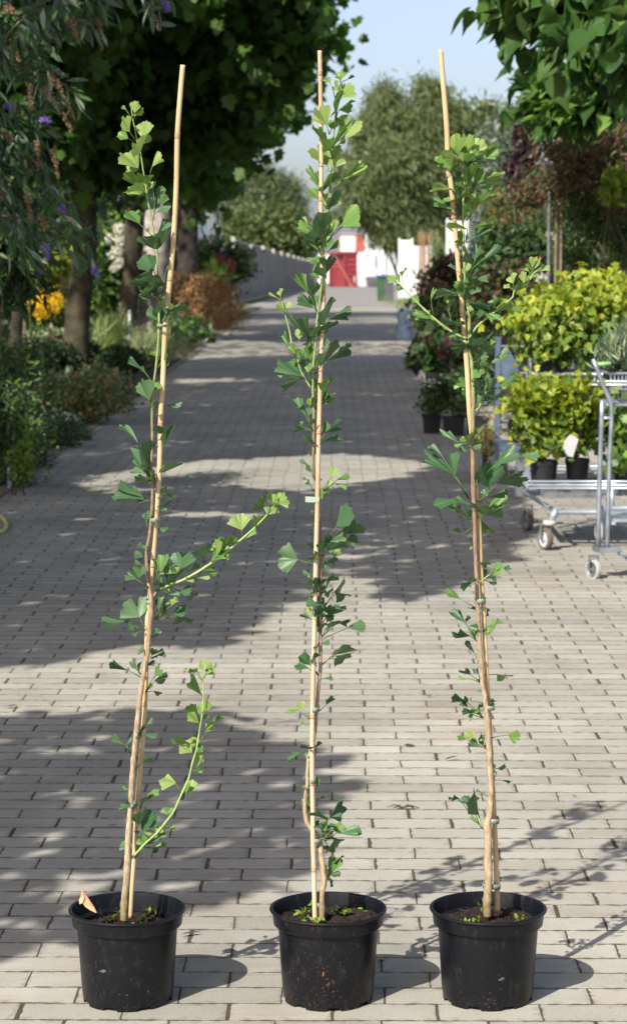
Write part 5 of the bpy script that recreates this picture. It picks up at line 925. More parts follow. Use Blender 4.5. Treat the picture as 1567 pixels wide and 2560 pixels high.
shrub('golden_shrub', 'golden yellow leaved shrub above the yellow daisies', 'shrub', [E(110, 675, 36, 42, 34), E(130, 650, 36, 26, 26)], 900, .12, 'palm', [L_YEL, L_YELD], clump=.1, base=(at(110, 800, 36).x, 36))
shrub('sedum', 'pinkish perennials below the yellow daisies', 'perennials', [E(120, 838, 31, 40, 16), E(80, 850, 31, 40, 18)], 800, .06, 'oval', [L_PALEG, L_REDB, L_PALEG], clump=.05, stems_n=0)
shrub('spirea', 'low mound of spirea with pale green and pinkish brown leaves at the path edge', 'shrub', [GE(215, 1060, 100, 130), GE(150, 1050, 66, 120), GE(290, 1035, 52, 100), GE(250, 1010, 40, 110)], 5200, .042, 'oval', [L_GREEN, L_PALEG, L_BRIGHT, L_BROWN, L_GREEN], clump=.04, per=8, flowers=[('cream_tip', leafm('cream_tip', (.4, .36, .2), (.5, .34, .24)), [GE(215, 1060, 98, 135), GE(290, 1035, 50, 104)], 320, .04)])
shrub('white_heather', 'low plant with whitish flowers in front of the spirea', 'plant', [GE(160, 1118, 52, 78), GE(115, 1120, 34, 60), GE(200, 1100, 30, 40)], 2000, .032, 'oval', [L_GREYG, L_GREEN], clump=.03, stems_n=0, flowers=[('white_flower', L_WHITE, [GE(158, 1095, 46, 60)], 210, .03)])
shrub('fern_shrub', 'tall dark shrub with small pinnate leaves at the lower left edge', 'shrub', [E(40, 1140, 15.3, 75, 100), E(-30, 1150, 15.1, 60, 90), E(95, 1110, 16.6, 36, 70), E(40, 1060, 15.3, 75, 110), E(20, 950, 15.6, 60, 100), E(90, 1000, 16, 50, 110), E(-40, 1000, 15.5, 80, 180), E(60, 900, 16.5, 60, 60)], 6500, .06, 'lance', [L_DARK, L_GREEN, L_GREYG, L_BRIGHT], clump=.05, per=12, base=(at(40, 1200, 15.3).x, 15.3), dirv=(.3, 0, .1))
shrub('barberry', 'yellow green leaved shrub low at the left edge of the path', 'shrub', [E(48, 1165, 14.7, 24, 55), E(10, 890, 16, 24, 22), E(70, 1090, 14.9, 16, 36)], 520, .045, 'oval', [L_YELD, L_BRIGHT], clump=.03, stems_n=3, base=(at(48, 1200, 14.7).x, 14.7))
shrub('mountain_ash', 'dark green palmate leaf shrub at the left edge above the ferny shrub', 'shrub', [E(30, 610, 14, 60, 60), E(20, 690, 14.5, 60, 60), E(-40, 560, 14, 80, 160), E(70, 540, 14.5, 30, 50)], 1500, .13, 'lance', [L_GREEN, L_DARK], clump=.09, per=12, dirv=(.2, 0, -.8), base=(at(-40, 900, 14.3).x, 14.3))
b = MB()
for i in range(17):
    g = ground(22 + i * 5.4, 1226 - i * 4.6); b.box((g.x, g.y, .075), (.014, .006, .15))
for z in (.05, .13):
    a, c = ground(20, 1228), ground(112, 1150); b.tube([(a.x, a.y, z), (c.x, c.y, z)], .004, n=6)
tag(b.build('edging_fence', M_STEEL, origin=tuple(ground(60, 1190))), 'low metal edging fence of short upright bars in front of the ferny shrub', 'edging')
# ground litter of the beds
def litter(name, label, x0, x1, y0, y1, n, size, mats):
    X = RNG.uniform(x0, x1, n); Y = RNG.uniform(y0, y1, n); P = np.stack([X, Y, np.full(n, .03)], 1); P[:, 2] += RNG.uniform(0, .08, n)
    return tag(scatter(name, P, size, 'oval', mats, dirv=(0, 0, .5), upw=.8), label, 'ground cover', kind='stuff')
litter('ground_cover', 'low green ground cover over the left bed', -7, -2.3, 13, 56, 9000, .09, [L_DARK, L_GREEN, L_GREYG])
litter('ground_cover', 'low green ground cover over the right border', 1.9, 7, 21, 56, 6000, .09, [L_DARK, L_GREEN])
# -------- buddleja arching in from the left
BY = 10.0; bx0 = at(-260, 900, BY).x
t = thing('buddleja', 'buddleja arching in from the upper left with brown seed spikes and a few purple flowers', 'shrub', (bx0, BY + .3, 0))
BR = [[(-260, 1400), (-220, 700), (-90, 260), (60, 40), (150, -10)], [(-260, 1400), (-200, 600), (-60, 200), (110, 185), (190, 240)], [(-260, 1400), (-150, 500), (-20, 330), (100, 420), (190, 570), (232, 660)],
      [(-260, 1400), (-150, 600), (0, 540), (90, 560), (180, 600), (230, 565)], [(-260, 1400), (-160, 450), (-30, 120), (50, 150), (130, 250)], [(-260, 1400), (-200, 300), (0, -60), (250, -60), (400, -10)],
      [(-260, 1400), (-180, 480), (-60, 400), (40, 470), (90, 560)], [(-260, 1400), (-160, 300), (60, -120), (300, -100), (390, 20)], [(-260, 1400), (-180, 560), (-40, 470), (30, 520), (60, 640)]]
bl = []; b = MB()
for ib, br in enumerate(BR):
    yy = BY + [-.3, .1, .2, -.1, .4, 0, .3, -.2, .1][ib]; S = spline([(x, y, 0, 0) for x, y in br], 22); P = [at(s[0], s[1], yy + (.3 if s[1] > 900 else 0)) for s in S]; P[0].z = 0
    m = len(P); b.tube(P, [.012 * (1 - .8 * i / m) + .0015 for i in range(m)], n=6)
    for i in range(m):
        if S[i][0] > -120:
            for _ in range(4): bl.append(np.array(P[i]) + RNG.normal(0, .022, 3))
b.build('branch', M_BRANCH, t, smooth=True)
for e, n in ((E(30, 60, 10.2, 150, 90), 240), (E(30, 330, 10.3, 90, 130), 220), (E(50, 520, 10.4, 90, 80), 190), (E(170, 20, 10, 130, 40), 90)):
    bl += list(blob([e], n, clump=.03, per=4, shell=.1))
bl = np.array(bl); mi = RNG.choice([0, 0, 0, 0, 0, 1, 1, 1, 2], len(bl))
scatter('leaves', bl, .10, 'lance', [leafm('buddleja_leaf', (.05, .12, .04), (.10, .20, .06), trans=.3), L_GREYG, leafm('buddleja_underside', (.28, .33, .24), (.42, .46, .36), trans=.2)], t, dirv=(.25, 0, -.9), upw=.3, mi=mi)
def spike(x0, y0, x1, y1, w, m, nm, Y, n=230, s=.009):
    A, B_ = np.array(at(x0, y0, Y)), np.array(at(x1, y1, Y)); f = RNG.random(n); bend = np.array([0, 0, .012])
    c = A + (B_ - A) * f[:, None] + bend * np.sin(f * math.pi)[:, None]; r = w * pxm(Y) / 2 * (1.05 - .65 * f) * RNG.uniform(.5, 1.05, n); a = RNG.uniform(0, 6.283, n)
    ax = (B_ - A) / np.linalg.norm(B_ - A); u = np.cross(ax, [0, 1, 0]); u /= np.linalg.norm(u); v = np.cross(ax, u)
    scatter(nm, c + r[:, None] * (np.cos(a)[:, None] * u + np.sin(a)[:, None] * v), s, 'oval', m, t, dirv=(0, -.5, -.3), upw=.1)
for q_ in ((168, 45, 196, 102, 19), (243, 42, 256, 122, 17), (182, -10, 200, 34, 16), (368, 8, 400, 72, 15), (73, 205, 78, 280, 16), (108, 212, 180, 326, 19), (128, 182, 186, 298, 17), (10, 20, 45, 40, 22), (66, 485, 80, 560, 17), (102, 540, 112, 575, 15), (92, 350, 96, 415, 12), (128, 370, 146, 445, 12), (30, 110, 48, 150, 18), (155, 690, 160, 730, 9), (8, 330, 30, 355, 14)): spike(*q_, L_DRY, 'seed_spike', BY - .15 + random.uniform(-.2, .2))
for q_ in ((409, 5, 421, 28, 17), (10, 262, 26, 272, 14), (100, 300, 125, 305, 14), (112, 612, 121, 648, 20), (232, 676, 247, 688, 17), (150, 518, 160, 528, 10)): spike(*q_, L_PURP, 'flower_spike', BY - .2, 150, .011)
# -------- right side
t = shrub('catalpa', 'catalpa with large hanging heart shaped leaves filling the upper right corner', 'tree', [E(1480, -60, 13, 200, 110), E(1520, 60, 12.6, 95, 85), E(1400, 10, 13, 84, 66), E(1320, -60, 13.2, 90, 50), E(1560, 130, 12.4, 70, 80), E(1440, 90, 13, 60, 50)], 1000, .165, 'hang', [L_CAT, L_CAT, L_GREEN], clump=.10, per=6, dirv=(-.25, -.1, -1.0), upw=.3, shell=.1, stems_n=0, base=(2.75, 14.0))
b = MB(); b.tube([(2.75, 14, -.05), (2.7, 14, 1.6), (2.62, 13.9, 3.0), (2.4, 13.6, 4.0)], [.13, .11, .10, .07], n=12)
for px, py, Y in ((1300, -20, 13.2), (1200, -5, 13.3), (1420, 20, 13), (1530, 80, 12.7), (1350, 110, 13.2), (1560, 140, 12.5)):
    p = at(px, py, Y); b.tube([(2.62, 13.9, 2.9), ((2.5 + p.x) / 2 + .1, 13.5, p.z + .25), tuple(p)], [.04, .02, .006], n=7)
b.build('trunk', M_TRUNK, t, smooth=True)
lp_ = [tuple(at(x, y, 13.2)) for x, y in ((1175, 20), (1190, 30), (1215, 10), (1240, 30), (1265, 55), (1285, 85), (1300, 100), (1262, 20), (1320, 120), (1345, 130), (1275, 60), (1310, 60))]
scatter('leaf_spray', lp_, .17, 'hang', L_CAT, t, dirv=(-.5, 0, -.8), dirw=.5, upw=.3)
t2 = shrub('catalpa', 'brighter green large leaved tree layered below the corner catalpa', 'tree', [E(1410, 230, 17.5, 66, 42), E(1375, 265, 17.5, 40, 40), E(1440, 280, 17, 60, 26), E(1370, 190, 18, 36, 30), E(1500, 220, 17, 60, 50)], 1500, .14, 'hang', [L_CAT, L_CAT, L_BRIGHT, L_CAT], clump=.08, per=6, dirv=(-.8, -.2, -.35), upw=1.5, shell=.2, stems_n=0, base=(2.95, 18))
b = MB(); b.tube([(2.95, 18, 0), (2.9, 18, 1.5), (2.6, 17.8, 2.6), tuple(at(1400, 260, 17.5))], [.09, .08, .05, .02], n=10); b.build('trunk', M_TRUNK, t2, smooth=True)
shrub('dark_climber', 'column of very dark purple leaved climber left of the timber post', 'climber', [E(1348, 170, 26, 14, 60), E(1335, 260, 26, 20, 60), E(1325, 340, 26, 34, 60), E(1305, 420, 26, 34, 50), E(1320, 470, 26, 40, 40)], 2600, .075, 'oval', [leafm('purple_black_leaf', (.020, .012, .022), (.06, .035, .05), trans=.08, rough=.35), L_MAROON], clump=.05, base=(at(1330, 700, 26).x, 26), dirv=(0, 0, -.9), stems_n=4)
M_WOOD = plain('weathered_timber', (.22, .17, .12), (.40, .32, .24), rough=.8, scale=6, bump=.004, bscale=30)
Yw = 19.5; t = thing('timber_frame', 'weathered timber post with a small board gable among the reddish maple', 'frame', (at(1390, 700, Yw).x, Yw, 0))
b = MB(); a = at(1396, 500, Yw); w = 15 * pxm(Yw); top = at(1396, 330, Yw).z; b.box((a.x, Yw, top / 2), (w, .12, top)); b.build('post', M_WOOD, t, bevel=.004)
b = MB(); b.prism([(at(1345, 306, Yw).x, at(1345, 306, Yw).z), (at(1402, 302, Yw).x, at(1402, 302, Yw).z), (at(1500, 330, Yw).x, at(1500, 330, Yw).z), (at(1500, 350, Yw).x, at(1500, 350, Yw).z), (at(1400, 322, Yw).x, at(1400, 322, Yw).z), (at(1372, 330, Yw).x, at(1372, 330, Yw).z)], Yw - .1, Yw - .02); b.build('gable_board', M_WOOD, t)
b = MB(); a2 = at(1366, 600, Yw); b.tube([(a2.x, Yw - .2, 0), (a2.x, Yw - .2, at(1366, 470, Yw).z)], .014, n=8); b.build('side_rail', M_DSTEEL, t)
b = MB(); b.box((at(1440, 400, Yw).x, Yw + .06, at(1440, 400, Yw).z), (1.0 * 88 * pxm(Yw), .03, 110 * pxm(Yw))); b.build('board', M_WOOD, t)
shrub('japanese_maple', 'large reddish brown cut leaf maple hanging in at the right edge', 'maple', [E(1500, 350, 19, 95, 75), E(1450, 420, 19, 95, 60), E(1555, 420, 18.6, 80, 120), E(1400, 460, 19.5, 90, 40), E(1510, 290, 19, 60, 35), E(1350, 480, 19.6, 70, 26), E(1400, 360, 18.6, 60, 50)], 10500, .062, 'lance', [L_REDB, L_MAROON, L_OLIVE, L_REDB, L_GREEN], clump=.07, per=14, dirv=(-.3, 0, -.6), upw=.4, base=(3.0, 19.4), stems_n=12, shell=.3)
shrub('japanese_maple', 'green and olive cut leaf maple below the reddish one at the right edge', 'maple', [E(1500, 540, 19.3, 90, 80), E(1560, 580, 19, 60, 90), E(1430, 540, 20, 60, 60), E(1450, 620, 20.5, 80, 40)], 6500, .06, 'lance', [L_OLIVE, L_GREEN, L_GREEN, L_DARK], clump=.07, per=14, dirv=(-.3, 0, -.6), upw=.4, base=(3.1, 19.9), stems_n=8)
shrub('feathery_shrub', 'feathery orange and olive foliage right of the top of the right ginkgo', 'shrub', [E(1250, 500, 31, 60, 26), E(1230, 540, 31, 50, 40), E(1300, 560, 31, 70, 70), E(1210, 585, 31, 40, 36)], 3400, .13, 'sliver', [L_OLIVE, L_GREEN, L_OLIVE, L_BROWN, L_GREEN], clump=.09, per=14, dirv=(.5, 0, -.5), base=(at(1260, 720, 31).x, 31))
shrub('yellow_maple', 'yellow green leaved spray in front of the olive maple', 'shrub', [E(1410, 505, 21, 30, 22), E(1540, 470, 18.3, 30, 40)], 420, .07, 'palm', [L_YEL, L_YELD], clump=.05, stems_n=3, base=(at(1440, 700, 21).x, 21))
shrub('evergreen_hedge', 'dense dark hedge closing the right border behind the shrubs', 'hedge', [(6.6, 40, 1.6, 3.0, 3, 2.0), (4.6, 46, 1.3, 1.6, 2, 1.7), (9, 36, 2, 3, 3, 2.8)], 8000, .18, 'oval', [L_DARK, L_GREEN, L_DARK], clump=.15, stems_n=0, shell=.75)
shrub('rose_shrub', 'dark green rose bush with small white roses behind the trolleys', 'shrub', [E(1320, 620, 23, 120, 60), E(1430, 640, 23, 90, 60), E(1230, 650, 24, 60, 60), E(1540, 680, 21, 60, 60)], 6500, .06, 'oval', [L_GREEN, L_DARK, L_DARK, L_GREEN], clump=.06, base=(at(1320, 850, 23).x, 23), flowers=[('white_rose', L_WHITE, [E(1381, 590, 22, 9, 8)], 60, .05), ('white_rose', L_WHITE, [E(1352, 697, 21, 9, 6)], 50, .05), ('white_rose', L_WHITE, [E(1362, 719, 21, 6, 6)], 40, .045), ('white_rose', L_WHITE, [E(1545, 683, 19.6, 14, 10)], 90, .05), ('white_rose', L_WHITE, [E(1562, 697, 19.6, 10, 8)], 60, .05), ('white_rose', L_WHITE, [E(1515, 635, 20, 5, 5)], 24, .04)])
shrub('smoke_bush', 'dark maroon leaved shrub behind the yellow bush', 'shrub', [E(1250, 720, 21, 70, 60), E(1320, 690, 22, 80, 45), E(1220, 790, 20, 50, 60), E(1440, 660, 21.5, 60, 30)], 4200, .062, 'oval', [L_MAROON, L_GREEN, L_DARK, L_REDB, L_GREEN], clump=.06, base=(at(1250, 900, 21).x, 21))
shrub('weigela', 'dark red flowered bush at the right edge of the path before the white screens', 'shrub', [E(1110, 730, 30, 70, 75), E(1150, 690, 30, 60, 60), E(1070, 780, 29.5, 50, 60), E(1140, 800, 29, 60, 70)], 5500, .075, 'oval', [L_DARK, L_GREEN, L_MAROON, L_GREEN], clump=.07, base=(at(1110, 900, 29.5).x, 29.5), flowers=[('red_flower', L_MAROON, [E(1135, 660, 29.5, 40, 24), E(1080, 730, 29, 40, 30)], 320, .06)])
shrub('pampas', 'pale feathery grass between the white screens', 'grass clump', [E(1100, 640, 80, 20, 30), E(1120, 670, 78, 22, 22)], 700, .5, 'blade', [L_PALEG, L_OLIVE], clump=.1, dirv=(0, 0, 1), upw=.1, stems_n=0)
shrub('verge_grass', 'tuft of grass at the base of the white screens beside the bin', 'grass clump', [GE(1000, 768, 22, 16), GE(1025, 775, 22, 26), GE(970, 765, 14, 8)], 420, .22, 'blade', [L_STRAW, L_BRIGHT], clump=.06, dirv=(0, 0, 1), upw=.1, stems_n=0)
shrub('bergenia', 'broad dark leaved potted plants in the shade right of the path', 'plant', [E(1085, 880, 26, 40, 30), E(1130, 875, 26, 45, 32), E(1165, 900, 25, 30, 40)], 420, .17, 'heart', [L_DARK, L_GREEN, L_MAROON], clump=.08, stems_n=0)
shrub('stonecrop_mound', 'small round yellowish green mound at the right path edge', 'plant', [GE(1033, 924, 22, 38)], 1100, .03, 'oval', [L_OLIVE, L_YELD], clump=.02, shell=.85, stems_n=0)
# pale blue bag
g = ground(1010, 848); Yb = g.y; k = pxm(Yb); rr = random.Random(5); b = MB(); n = 16; vs = []
for z, r in ((0, 1), (.15, 1.05), (.4, .85), (.62, .8), (.8, 1.0), (.9, .95), (1, .7)):
    for j in range(n): a = 6.283 * j / n; q_ = 1 + .14 * math.sin(a * 4 + z * 5) + rr.uniform(-.05, .05); vs.append((g.x + math.cos(a) * 19 * k * r * q_, g.y + .1 + math.sin(a) * 16 * k * r * q_, z * 76 * k))
b.add(vs, [(i * n + j, i * n + (j + 1) % n, (i + 1) * n + (j + 1) % n, (i + 1) * n + j) for i in range(6) for j in range(n)] + [tuple(6 * n + j for j in range(n))])
tag(b.build('plastic_bag', plain('pale_blue_plastic', (.30, .40, .55), (.42, .52, .66), rough=.35, scale=10), origin=(g.x, g.y + .1, 0), smooth=True), 'crumpled pale blue plastic bag standing at the right edge of the path', 'bag')
# square pots beside the path
def sq_pot(px0, px1, py0, py1, label, ell, mats, flowers=None, size=.035, dirv=(0, 0, .4), n=900, shape='oval', Y=None, round_=False, z0=None, group='black nursery pots right of the path', name='nursery_pot_plant', cat='potted plant', clump=.03, soil=True, extra=None):
    g = ground((px0 + px1) / 2, py1); Y = Y or g.y; k = pxm(Y); c = at((px0 + px1) / 2, py1, Y); w = (px1 - px0) * k; h = (py1 - py0) * k * .99; zb = 0 if z0 is None else z0
    t = thing(name, label, cat, (c.x, Y, zb), group); b = MB()
    if round_: b.lathe([(w * .40, 0), (w * .47, h * .8), (w * .5, h * .8), (w * .5, h), (w * .46, h), (w * .44, h * .8), (0, h * .78)], (c.x, Y, zb), n=32)
    else:
        for (r0, z_0, r1, z_1) in ((w * .42, 0, w * .49, h * .82), (w * .5, h * .82, w * .52, h)):
            q_ = [(-1, -1), (1, -1), (1, 1), (-1, 1)]; b.add([(c.x + a * r0, Y + d * r0, zb + z_0) for a, d in q_] + [(c.x + a * r1, Y + d * r1, zb + z_1) for a, d in q_], [(3, 2, 1, 0), (0, 1, 5, 4), (1, 2, 6, 5), (2, 3, 7, 6), (3, 0, 4, 7)])
        b.add([(c.x + a * w * .49, Y + d * w * .49, zb + h * .9) for a, d in ((-1, -1), (1, -1), (1, 1), (-1, 1))], [(0, 1, 2, 3)])
    b.build('pot', M_BLACKP, t, smooth=False)
    P = blob(ell, n, clump=clump, per=8, shell=.3); P[:, 2] = np.maximum(P[:, 2], zb + h * .8); mi_ = None
    if len(mats) > 3:      # young growth at the tips is the most golden
        zn = (P[:, 2] - P[:, 2].min()) / np.ptp(P[:, 2]) + .35 * ((P[:, 0] - P[:, 0].mean()) ** 2 / (np.ptp(P[:, 0]) / 2) ** 2) + RNG.normal(0, .22, len(P)); mi_ = np.where(zn > .55, 0, np.where(zn > .12, 1, len(mats) - 1)); mi_ = np.where(RNG.random(len(P)) < .16, 0, mi_)
    scatter('foliage', P, size, shape, mats, t, dirv=dirv, upw=.5, mi=mi_)
    b = MB()
    for _ in range(14 if len(mats) > 3 else 6): q_ = P[RNG.integers(len(P))]; b.tube([(c.x + random.uniform(-.3, .3) * w * .5, Y, zb + h * .85), ((c.x + q_[0]) / 2, (Y + q_[1]) / 2, (q_[2] + zb + h) / 2), tuple(q_)], [.005, .004, .002], n=5)
    b.build('stems', extra or M_BRANCH, t)
    for fn, fm, fe, fnn, fs in (flowers or []): scatter(fn, blob(fe, fnn, clump=0, shell=.7), fs, 'oval', fm, t, dirv=(0, -.5, .4), upw=.2)
    return t
sq_pot(1056, 1102, 1036, 1082, 'small leaved plant in the leftmost square black pot at the path edge', [E(1100, 985, 20, 46, 48), E(1080, 1010, 19.8, 30, 30)], [L_GREEN, L_DARK, L_OLIVE], n=1500, flowers=[('white_bud', L_WHITE, [E(1075, 958, 19.7, 20, 10)], 9, .03)])
sq_pot(1106, 1160, 1040, 1088, 'small leaved plant in the middle square black pot with a pale tag strip', [E(1140, 980, 19.8, 42, 55), E(1150, 1020, 19.6, 34, 28)], [L_GREEN, L_DARK], n=1400)
sq_pot(1166, 1222, 1040, 1090, 'dark leaved plant in the rightmost square black pot behind the trolley post', [E(1195, 960, 19.8, 50, 60)], [L_DARK, L_GREEN], n=1400)
sq_pot(1060, 1100, 905, 950, 'broad leaved plant in a shaded black pot behind the square pots', [E(1085, 890, 24.5, 34, 26)], [L_DARK, L_GREEN], n=160, size=.14, shape='heart')
sq_pot(1110, 1160, 915, 960, 'brown leaved plant in a shaded black pot right of the broad leaved one', [E(1135, 895, 24, 36, 26)], [L_MAROON, L_DARK], n=160, size=.14, shape='heart')
shrub('euphorbia', 'yellow and orange flowering plant just right of the right stem', 'plant', [E(1205, 1095, 15.5, 22, 26), E(1228, 1110, 15.8, 18, 36), E(1232, 1060, 16, 16, 30)], 620, .03, 'oval', [L_PALEG, L_YELD, L_STRAW, L_ORG], clump=.02, stems_n=4, base=(at(1215, 1180, 15.8).x, 15.8))
# -------- trolleys
def wheel(t, px, py, r, Y, m_t, m_h, ang=.25, name='castor'):
    c = at(px, py, Y); R = r * pxm(Y); fork = MB(); fork.box((c.x, Y, c.z + R * 1.25), (R * .9, R * .7, R * .16)); fork.box((c.x - R * .42, Y - .0, c.z + R * .55), (R * .10, R * .5, R * 1.3)); fork.box((c.x + R * .42, Y, c.z + R * .55), (R * .10, R * .5, R * 1.3)); fork.tube([(c.x - R * .5, Y, c.z), (c.x + R * .5, Y, c.z)], R * .1, n=8)
    f = fork.build(name, M_DSTEEL, t)
    def rot(b):
        ca, sa = math.cos(ang), math.sin(ang); b.v = [(c.x + (x - c.x) * ca - (y - Y) * sa, Y + (x - c.x) * sa + (y - Y) * ca, z) for x, y, z in b.v]; return b
    ty_ = MB(); ty_.lathe([(R * .72, -R * .24), (R * .95, -R * .24), (R, -R * .14), (R, R * .14), (R * .95, R * .24), (R * .72, R * .24), (R * .72, -R * .24)], (c.x, Y, c.z), n=32, axis='x'); o = rot(ty_).build('tyre', m_t, None, smooth=False); sub(o, f)
    h = MB(); h.lathe([(0, -R * .2), (R * .2, -R * .2), (R * .25, -R * .1), (R * .55, -R * .08), (R * .72, -R * .2), (R * .72, R * .2), (R * .55, R * .08), (R * .25, R * .1), (R * .2, R * .2), (0, R * .2)], (c.x, Y, c.z), n=32, axis='x'); o = rot(h).build('hub', m_h, None, smooth=False); sub(o, f)
def sub(o, p): put(o, p)
M_TYRE = plain('grey_rubber', (.28, .28, .28), (.38, .38, .37), rough=.7, scale=30); M_TYRED = plain('brown_grey_rubber', (.10, .085, .075), (.17, .14, .12), rough=.75, scale=30); M_HUB = plain('hub_grey', (.20, .23, .27), (.28, .31, .35), rough=.5); M_LHUB = plain('light_hub', (.42, .44, .46), (.52, .54, .56), rough=.45)
M_PALE = plain('zinc_tube', (.36, .41, .47), (.50, .55, .61), rough=.34, metal=.55, scale=18); M_BLUEZ = plain('blue_zinc', (.10, .14, .21), (.16, .21, .29), rough=.4, metal=.4, scale=12)
def rod(b, pts, Y, r):
    P = [Vector(at(p[0], p[1], Y + (p[2] if len(p) > 2 else 0))) for p in pts]; b.tube(P, r * pxm(Y), n=10)
# middle trolley with golden shrubs
YB = 12.0; g1 = at(1321, 1217, YB); zt1 = at(1400, 1221, YB).z; zt2 = at(1400, 965, YB).z; xl, xr = g1.x, 2.25; D = .85
t = thing('plant_trolley', 'zinc shelf trolley carrying the golden leaved shrubs on two levels', 'trolley', ((xl + xr) / 2, YB + D / 2, 0))
b = MB(); r = .008
for zz in (zt1, zt1 + .018, zt1 + .036):
    b.tube([(xl, YB, zz), (xr, YB, zz)], .006, n=8); b.tube([(xl, YB + D, zz), (xr, YB + D, zz)], .006, n=8); b.tube([(xl, YB, zz), (xl, YB + D, zz)], .006, n=8); b.tube([(xr, YB, zz), (xr, YB + D, zz)], .006, n=8)
for i in range(26): yy = YB + D * i / 25; b.tube([(xl, yy, zt1 + .004), (xr, yy, zt1 + .004)], .0022, n=5)
for i in range(9): xx = xl + (xr - xl) * i / 8; b.tube([(xx, YB, zt1), (xx, YB + D, zt1)], .005, n=6)
b.build('lower_shelf', M_PALE, t, smooth=True)
b = MB(); xs = at(1347, 960, YB).x
for zz, rr_ in ((at(1400, 943, YB).z, .010), (at(1400, 961, YB).z, .006), (at(1400, 970, YB).z, .006), (at(1400, 991, YB).z, .005)):
    b.tube([(xs, YB + .3, zz), (xr, YB + .3, zz)], rr_, n=8); b.tube([(xs, YB + D * .8, zz), (xr, YB + D * .8, zz)], rr_, n=8); b.tube([(xs, YB + .3, zz), (xs, YB + D * .8, zz)], rr_, n=8)
for i in range(16): xx = xs + (xr - xs) * i / 15; b.tube([(xx, YB + .3, at(1400, 943, YB).z), (xx, YB + .3, at(1400, 991, YB).z), (xx, YB + D * .8, at(1400, 991, YB).z)], .0025, n=5)
b.build('upper_basket', M_PALE, t, smooth=True)
b = MB(); zb = at(1400, 1280, YB).z; b.tube([(at(1392, 1280, YB).x, YB, zb), (xr, YB, zb)], .012, n=10); b.tube([(at(1392, 1270, YB).x, YB, zb + .015), (at(1376, 1303, YB).x, YB, at(1376, 1303, YB).z)], .019, n=10); b.tube([(at(1392, 1280, YB).x, YB, zb), (at(1340, 1270, YB).x, YB + D, zb + .02)], .012, n=8); b.tube([(at(1530, 1280, YB).x, YB, zb), (at(1530, 1230, YB).x, YB, zt1)], .012, n=8)
b.build('chassis', M_PALE, t, smooth=True)
b = MB(); b.box((at(1332, 1240, YB).x, YB + D, (zt1 + .16) / 2 + .06), (.05, .05, zt1 - .1)); b.build('bracket', M_DSTEEL, t); b = MB(); b.box((at(1480, 1240, YB).x, YB + .3, zt1 - .04), (.5, .3, .03)); b.build('bracket', M_DSTEEL, t); b = MB(); b.box((at(1430, 1230, YB).x, YB + .02, zt1 - .035), (.3, .03, .03)); b.build('bracket', M_DSTEEL, t)
b = MB(); c = at(1374, 1307, YB); b.lathe([(0, -.012), (.034, -.012), (.036, 0), (.034, .012), (0, .012)], tuple(c), n=20); b.build('castor_cap', plain('cream_plastic', (.45, .42, .36), (.52, .48, .42)), t, smooth=True)
b = MB()
for xx, yy in ((xs, YB + D * .8), (xr, YB + D * .8), (xr, YB)): b.box((xx, yy, (zt1 + at(1400, 930, YB).z) / 2), (.02, .02, at(1400, 930, YB).z - zt1))
b.build('upright', M_PALE, t)
wheel(t, 1363, 1346, 29, YB, M_TYRED, M_LHUB, .45); wheel(t, 1318, 1299, 28, YB + D, M_TYRED, M_HUB, .3); wheel(t, 1640, 1346, 29, YB, M_TYRED, M_LHUB, .2)
# plants on the trolley
pots = 'golden leaved shrubs on the trolley'
sq_pot(1321, 1395, 1152, 1210, 'golden leaved shrub in the left black pot on the lower shelf', [E(1345, 1070, 12.25, 66, 56), E(1310, 1010, 12.25, 40, 50), E(1365, 1125, 12.1, 46, 24), E(1292, 945, 12.3, 14, 30), E(1330, 975, 12.2, 26, 26), E(1375, 1000, 12.15, 30, 50), E(1400, 960, 12.1, 18, 24)], [L_YEL, L_YELD, L_YEL, L_YELD, L_GREEN], n=900, size=.056, shape='tri', Y=YB + .2, z0=zt1 + .01, round_=True, group=pots, clump=.04)
sq_pot(1411, 1473, 1148, 1210, 'golden leaved shrub in the right black pot on the lower shelf', [E(1435, 1070, 12.3, 56, 60), E(1465, 1000, 12.3, 30, 50), E(1467, 918, 12.2, 10, 18), E(1415, 1010, 12.15, 34, 54), E(1470, 945, 12.1, 12, 30), E(1440, 980, 12.1, 20, 26)], [L_YEL, L_YELD, L_YEL, L_YELD, L_GREEN], n=900, size=.056, shape='tri', Y=YB + .2, z0=zt1 + .01, round_=True, group=pots, clump=.04)
sq_pot(1530, 1600, 1160, 1212, 'green leaved shrub in the black pot at the right end of the lower shelf', [E(1555, 1080, 12.3, 44, 80), E(1560, 1160, 12.1, 34, 30)], [L_BRIGHT, L_YELD, L_GREEN], n=420, size=.06, shape='palm', Y=YB + .2, z0=zt1 + .01, round_=True, group=pots, clump=.04)
sq_pot(1345, 1425, 905, 990, 'big golden leaved bush in a black pot on the upper shelf', [E(1400, 790, 12.5, 95, 74), E(1345, 800, 12.4, 52, 50), E(1395, 860, 12.4, 66, 34), E(1460, 850, 12.5, 50, 34), E(1330, 740, 12.6, 32, 36), E(1475, 760, 12.7, 80, 66), E(1510, 830, 12.6, 60, 40), E(1310, 800, 12.4, 30, 34), E(1540, 740, 12.8, 60, 60), E(1450, 720, 12.7, 60, 34)], [L_YEL, L_YELD, L_YELD, L_GREEN], n=3000, size=.056, shape='tri', Y=YB + .5, z0=at(1400, 991, YB).z + .01, round_=True, group=pots, clump=.055, dirv=(-.1, -.2, -.7))
b = MB(); P = [at(x, y, YB + .02) for x, y in ((1411, 1100), (1425, 1086), (1438, 1092), (1446, 1098), (1432, 1142), (1416, 1140), (1406, 1122))]; b.add([tuple(p) for p in P] + [(p.x, p.y + .002, p.z) for p in P], [tuple(range(7)), tuple(range(13, 6, -1))])
